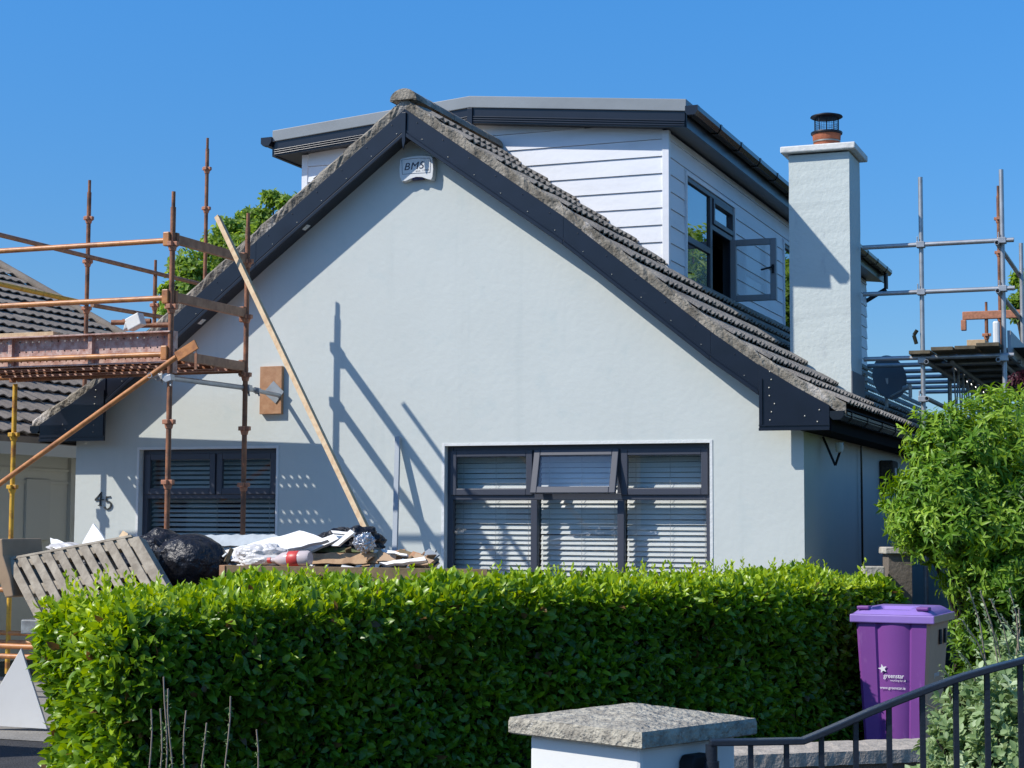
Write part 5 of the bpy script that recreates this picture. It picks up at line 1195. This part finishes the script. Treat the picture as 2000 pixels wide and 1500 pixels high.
for k in range(6): tubep((-3.3, GY+.75+k*.8, zd_-.0), (HX+.1, GY+.75+k*.8, zd_-.0), nm='transom')
for x in (GX, HX):
    for zz in (zl1, zl2, zd_-.03, aY(1801, 780, GY).z):
        MB().ob((x, GY-.03, zz), (.042, 0, 0), (0, .05, 0), (0, 0, .03)).tube((x-.035, GY-.04, zz), (x-.035, GY-.04, zz+.09), .008, 6).build('coupler', M['galv'], gs2, bevel=.006)
MB().tube((HX-.03, GY2+.3, 2.6), (HX-.03, GY2+.3, zd_), .0255, 14).build('standard', M['galv'], gs2, auto=True)
pz = aY(1955, 733, GY2+.3).z; MB().tube((HX-.03, GY2+.3, pz-.05), (HX-.03, GY2+.3, pz+.03), .028, 14).build('red_band', M['red'], gs2, auto=True)
# platform boards, end grain to the viewer
edges = [(1772, 1814), (1818, 1861), (1863, 1904), (1907, 1952)]
for i, (a, c) in enumerate(edges):
    xa, xb = aY(a, 690, GY-.25).x, aY(c, 690, GY-.25).x; dz = [0, .02, .03, .045][i]
    MB().box(xa, xb, GY-.25+[.1, 0, .05, -.03][i], 26, zd_+.03+dz, zd_+.068+dz).build('platform_board', M['boardbeam'], gs2, bevel=.004)
MB().box(GX+.1, HX+.5, GY+.3, 26, zd_+.1, zd_+.11).build('underside', M['pierdark'], gs2)
xb = aY(1948, 650, GY-.1); MB().box(xb.x-.045, xb.x+.02, GY-.12, GY-.02, aY(1948, 672, GY-.1).z, aY(1948, 627, GY-.1).z).build('toe_board', M['alarm'], gs2, bevel=.02)
MB().box(HX+.03, HX+.065, GY+.02, 24, aY(1968, 700, GY).z+.02, aY(1968, 645, GY).z).build('toe_board', M['galvd'], gs2)
for k in range(14):
    y = GY+.5+k*.42; z0_, z1_a = aY(1801, 790, GY).z-.1, zd_-.02
    MB().path([(GX+.25, y, z1_a), (GX+.25, y+.2, z0_), (GX+.25, y+.42, z1_a)], .009, 6).build('lattice_brace', M['galv'], gs2, auto=True)
    MB().path([(HX+.2, y, z1_a), (HX+.2, y+.2, z0_), (HX+.2, y+.42, z1_a)], .009, 6).build('lattice_brace', M['galv'], gs2, auto=True)
for x in (GX+.25, HX+.2):
    for zz in (aY(1801, 790, GY).z-.1, zd_-.02): tubep((x, GY+.4, zz), (x, GY+6.4, zz), nm='lattice_chord')
# brown scaffold poles further back
s4 = thing('scaffolding', (-2.4, 24, 0), 'rust orange scaffolding poles behind the grey tube scaffold', 'scaffolding')
HY = 24.0
def bst(px, ty, by, cups):
    x = aY(px, ty, HY).x; return standard(s4, x, HY, aY(px, by, HY).z if by < 900 else 0, aY(px, ty+18, HY).z, 'rust', [aY(px, q, HY).z for q in cups])
bst(1949, 365, 1000, [428, 494, 620]); bst(1926, 592, 1000, [655])
zz = aY(1940, 615, HY).z; a, c = aY(1880, 615, HY).x, aY(2030, 615, HY).x
MB().box(a, c, HY-.04, HY+.02, zz-.055, zz+.055).box(a-.02, a+.05, HY-.05, HY+.03, zz-.2, zz-.056).build('transom', M['salmon'], s4, bevel=.01)
p = aY(1908, 668, 22); o = MB().box(p.x-.11, p.x+.11, 21.9, 22.3, p.z-.0-.06, p.z+.02).build('timber_block', M['pine'], None, bevel=.005); tag(o, 'yellow timber block lying on the right platform boards', 'block')
o = MB().path([(GX-.06, GY-.03, aY(1797, 672, GY).z), (GX-.085, GY-.03, aY(1797, 655, GY).z), (GX-.05, GY-.03, aY(1797, 645, GY).z)], .02, 8).build('glove', M['nearblack'], None, auto=True); tag(o, 'dark work glove stuck on the middle grey pole', 'glove')
# satellite dish
p = aY(1737, 737, 19.6); nd_ = Vector((.75, -.62, .12)).normalized()
ds = thing('satellite_dish', tuple(p), 'grey satellite dish behind the chimney on the lower roof', 'satellite dish')
Rd = .245
MB().lathe(p, [(0, -.06)]+[(Rd*t, -.06+.06*t*t) for t in (.25, .5, .75, .95, 1)]+[(Rd*1.02, .004), (Rd, .008)]+[(Rd*t, -.05+.06*t*t) for t in (.95, .75, .5, .25, 0)], 40, nd_).build('reflector', M['dish'], ds, auto=True)
q = p-Vector((0, 0, .22)); e = p+nd_*.30+Vector((0, 0, -.17))
MB().tube(q, e, .012, 8).tube(p-nd_*.05, Vector((p.x-.05, p.y+.1, 2.6)), .02, 8).build('arm', M['lnb'], ds, auto=True)
MB().tube(e-nd_*.06, e+nd_*.04, .03, 14).tube(e+nd_*.04-Vector((0, 0, .03)), e+nd_*.04-Vector((0, 0, .12)), .02, 10).build('receiver', M['lnb'], ds, auto=True)
# floodlight bracket under the right eaves
p = aY(1640, 870, 15.25)
fl_ = thing('bracket_light', (XR+.1, 15.9, 2.3), 'small dark bracket light under the right eaves', 'bracket light')
MB().path([(XR+.02, 15.75, 2.40), (XR+.13, 15.75, 2.14), (XR+.20, 15.75, 2.34)], .012, 6).build('bracket', M['blackmetal'], fl_, auto=True)
MB().lathe((XR+.17, 15.74, 2.30), [(0, .05), (.035, .045), (.04, 0), (.03, -.04), (0, -.045)], 14).build('lamp_head', M['lnb'], fl_, auto=True)
# cable over the tiles
o = MB().path([Vector((-3.0+math.sin(k*.8)*.05, 19.0+k*.35, zroof(-3.0)+.12+.02*math.sin(k*1.7))) for k in range(12)], .006, 6).build('roof_cable', M['cable'], None, auto=True); tag(o, 'thin pale cable trailing over the lower roof tiles', 'cable')

# ------------------------------------------------------------------ houses and trees across the street, seen only in the window glass
for i, (x, wdt) in enumerate(((-47, 10.5), (-35.5, 10.5), (-24, 10.5), (-12, 10.5))):
    hb = thing('street_house', (x, -26, 0), ['cream house across the street, furthest to the left of the four', 'cream house across the street, second from the left', 'cream house across the street, third from the left', 'cream house across the street, nearest to the gate post'][i], 'house', 'houses across the street')
    MB().box(x-wdt/2, x+wdt/2, -32, -26, 0, 4.6).build('wall', M['nwall'], hb)
    MB().prism([(x-wdt/2-.3, -25.6, 4.6), (x+wdt/2+.3, -25.6, 4.6), (x+wdt/2-1.5, -29, 7.2), (x-wdt/2+1.5, -29, 7.2)], (0, -.2, 0)).build('roof', M['ntile'], hb)
    for wx in (-2.5, 0, 2.5): MB().box(x+wx-.6, x+wx+.6, -26.02, -25.98, 1.2, 2.4).build('window', M['anthracite'], hb)
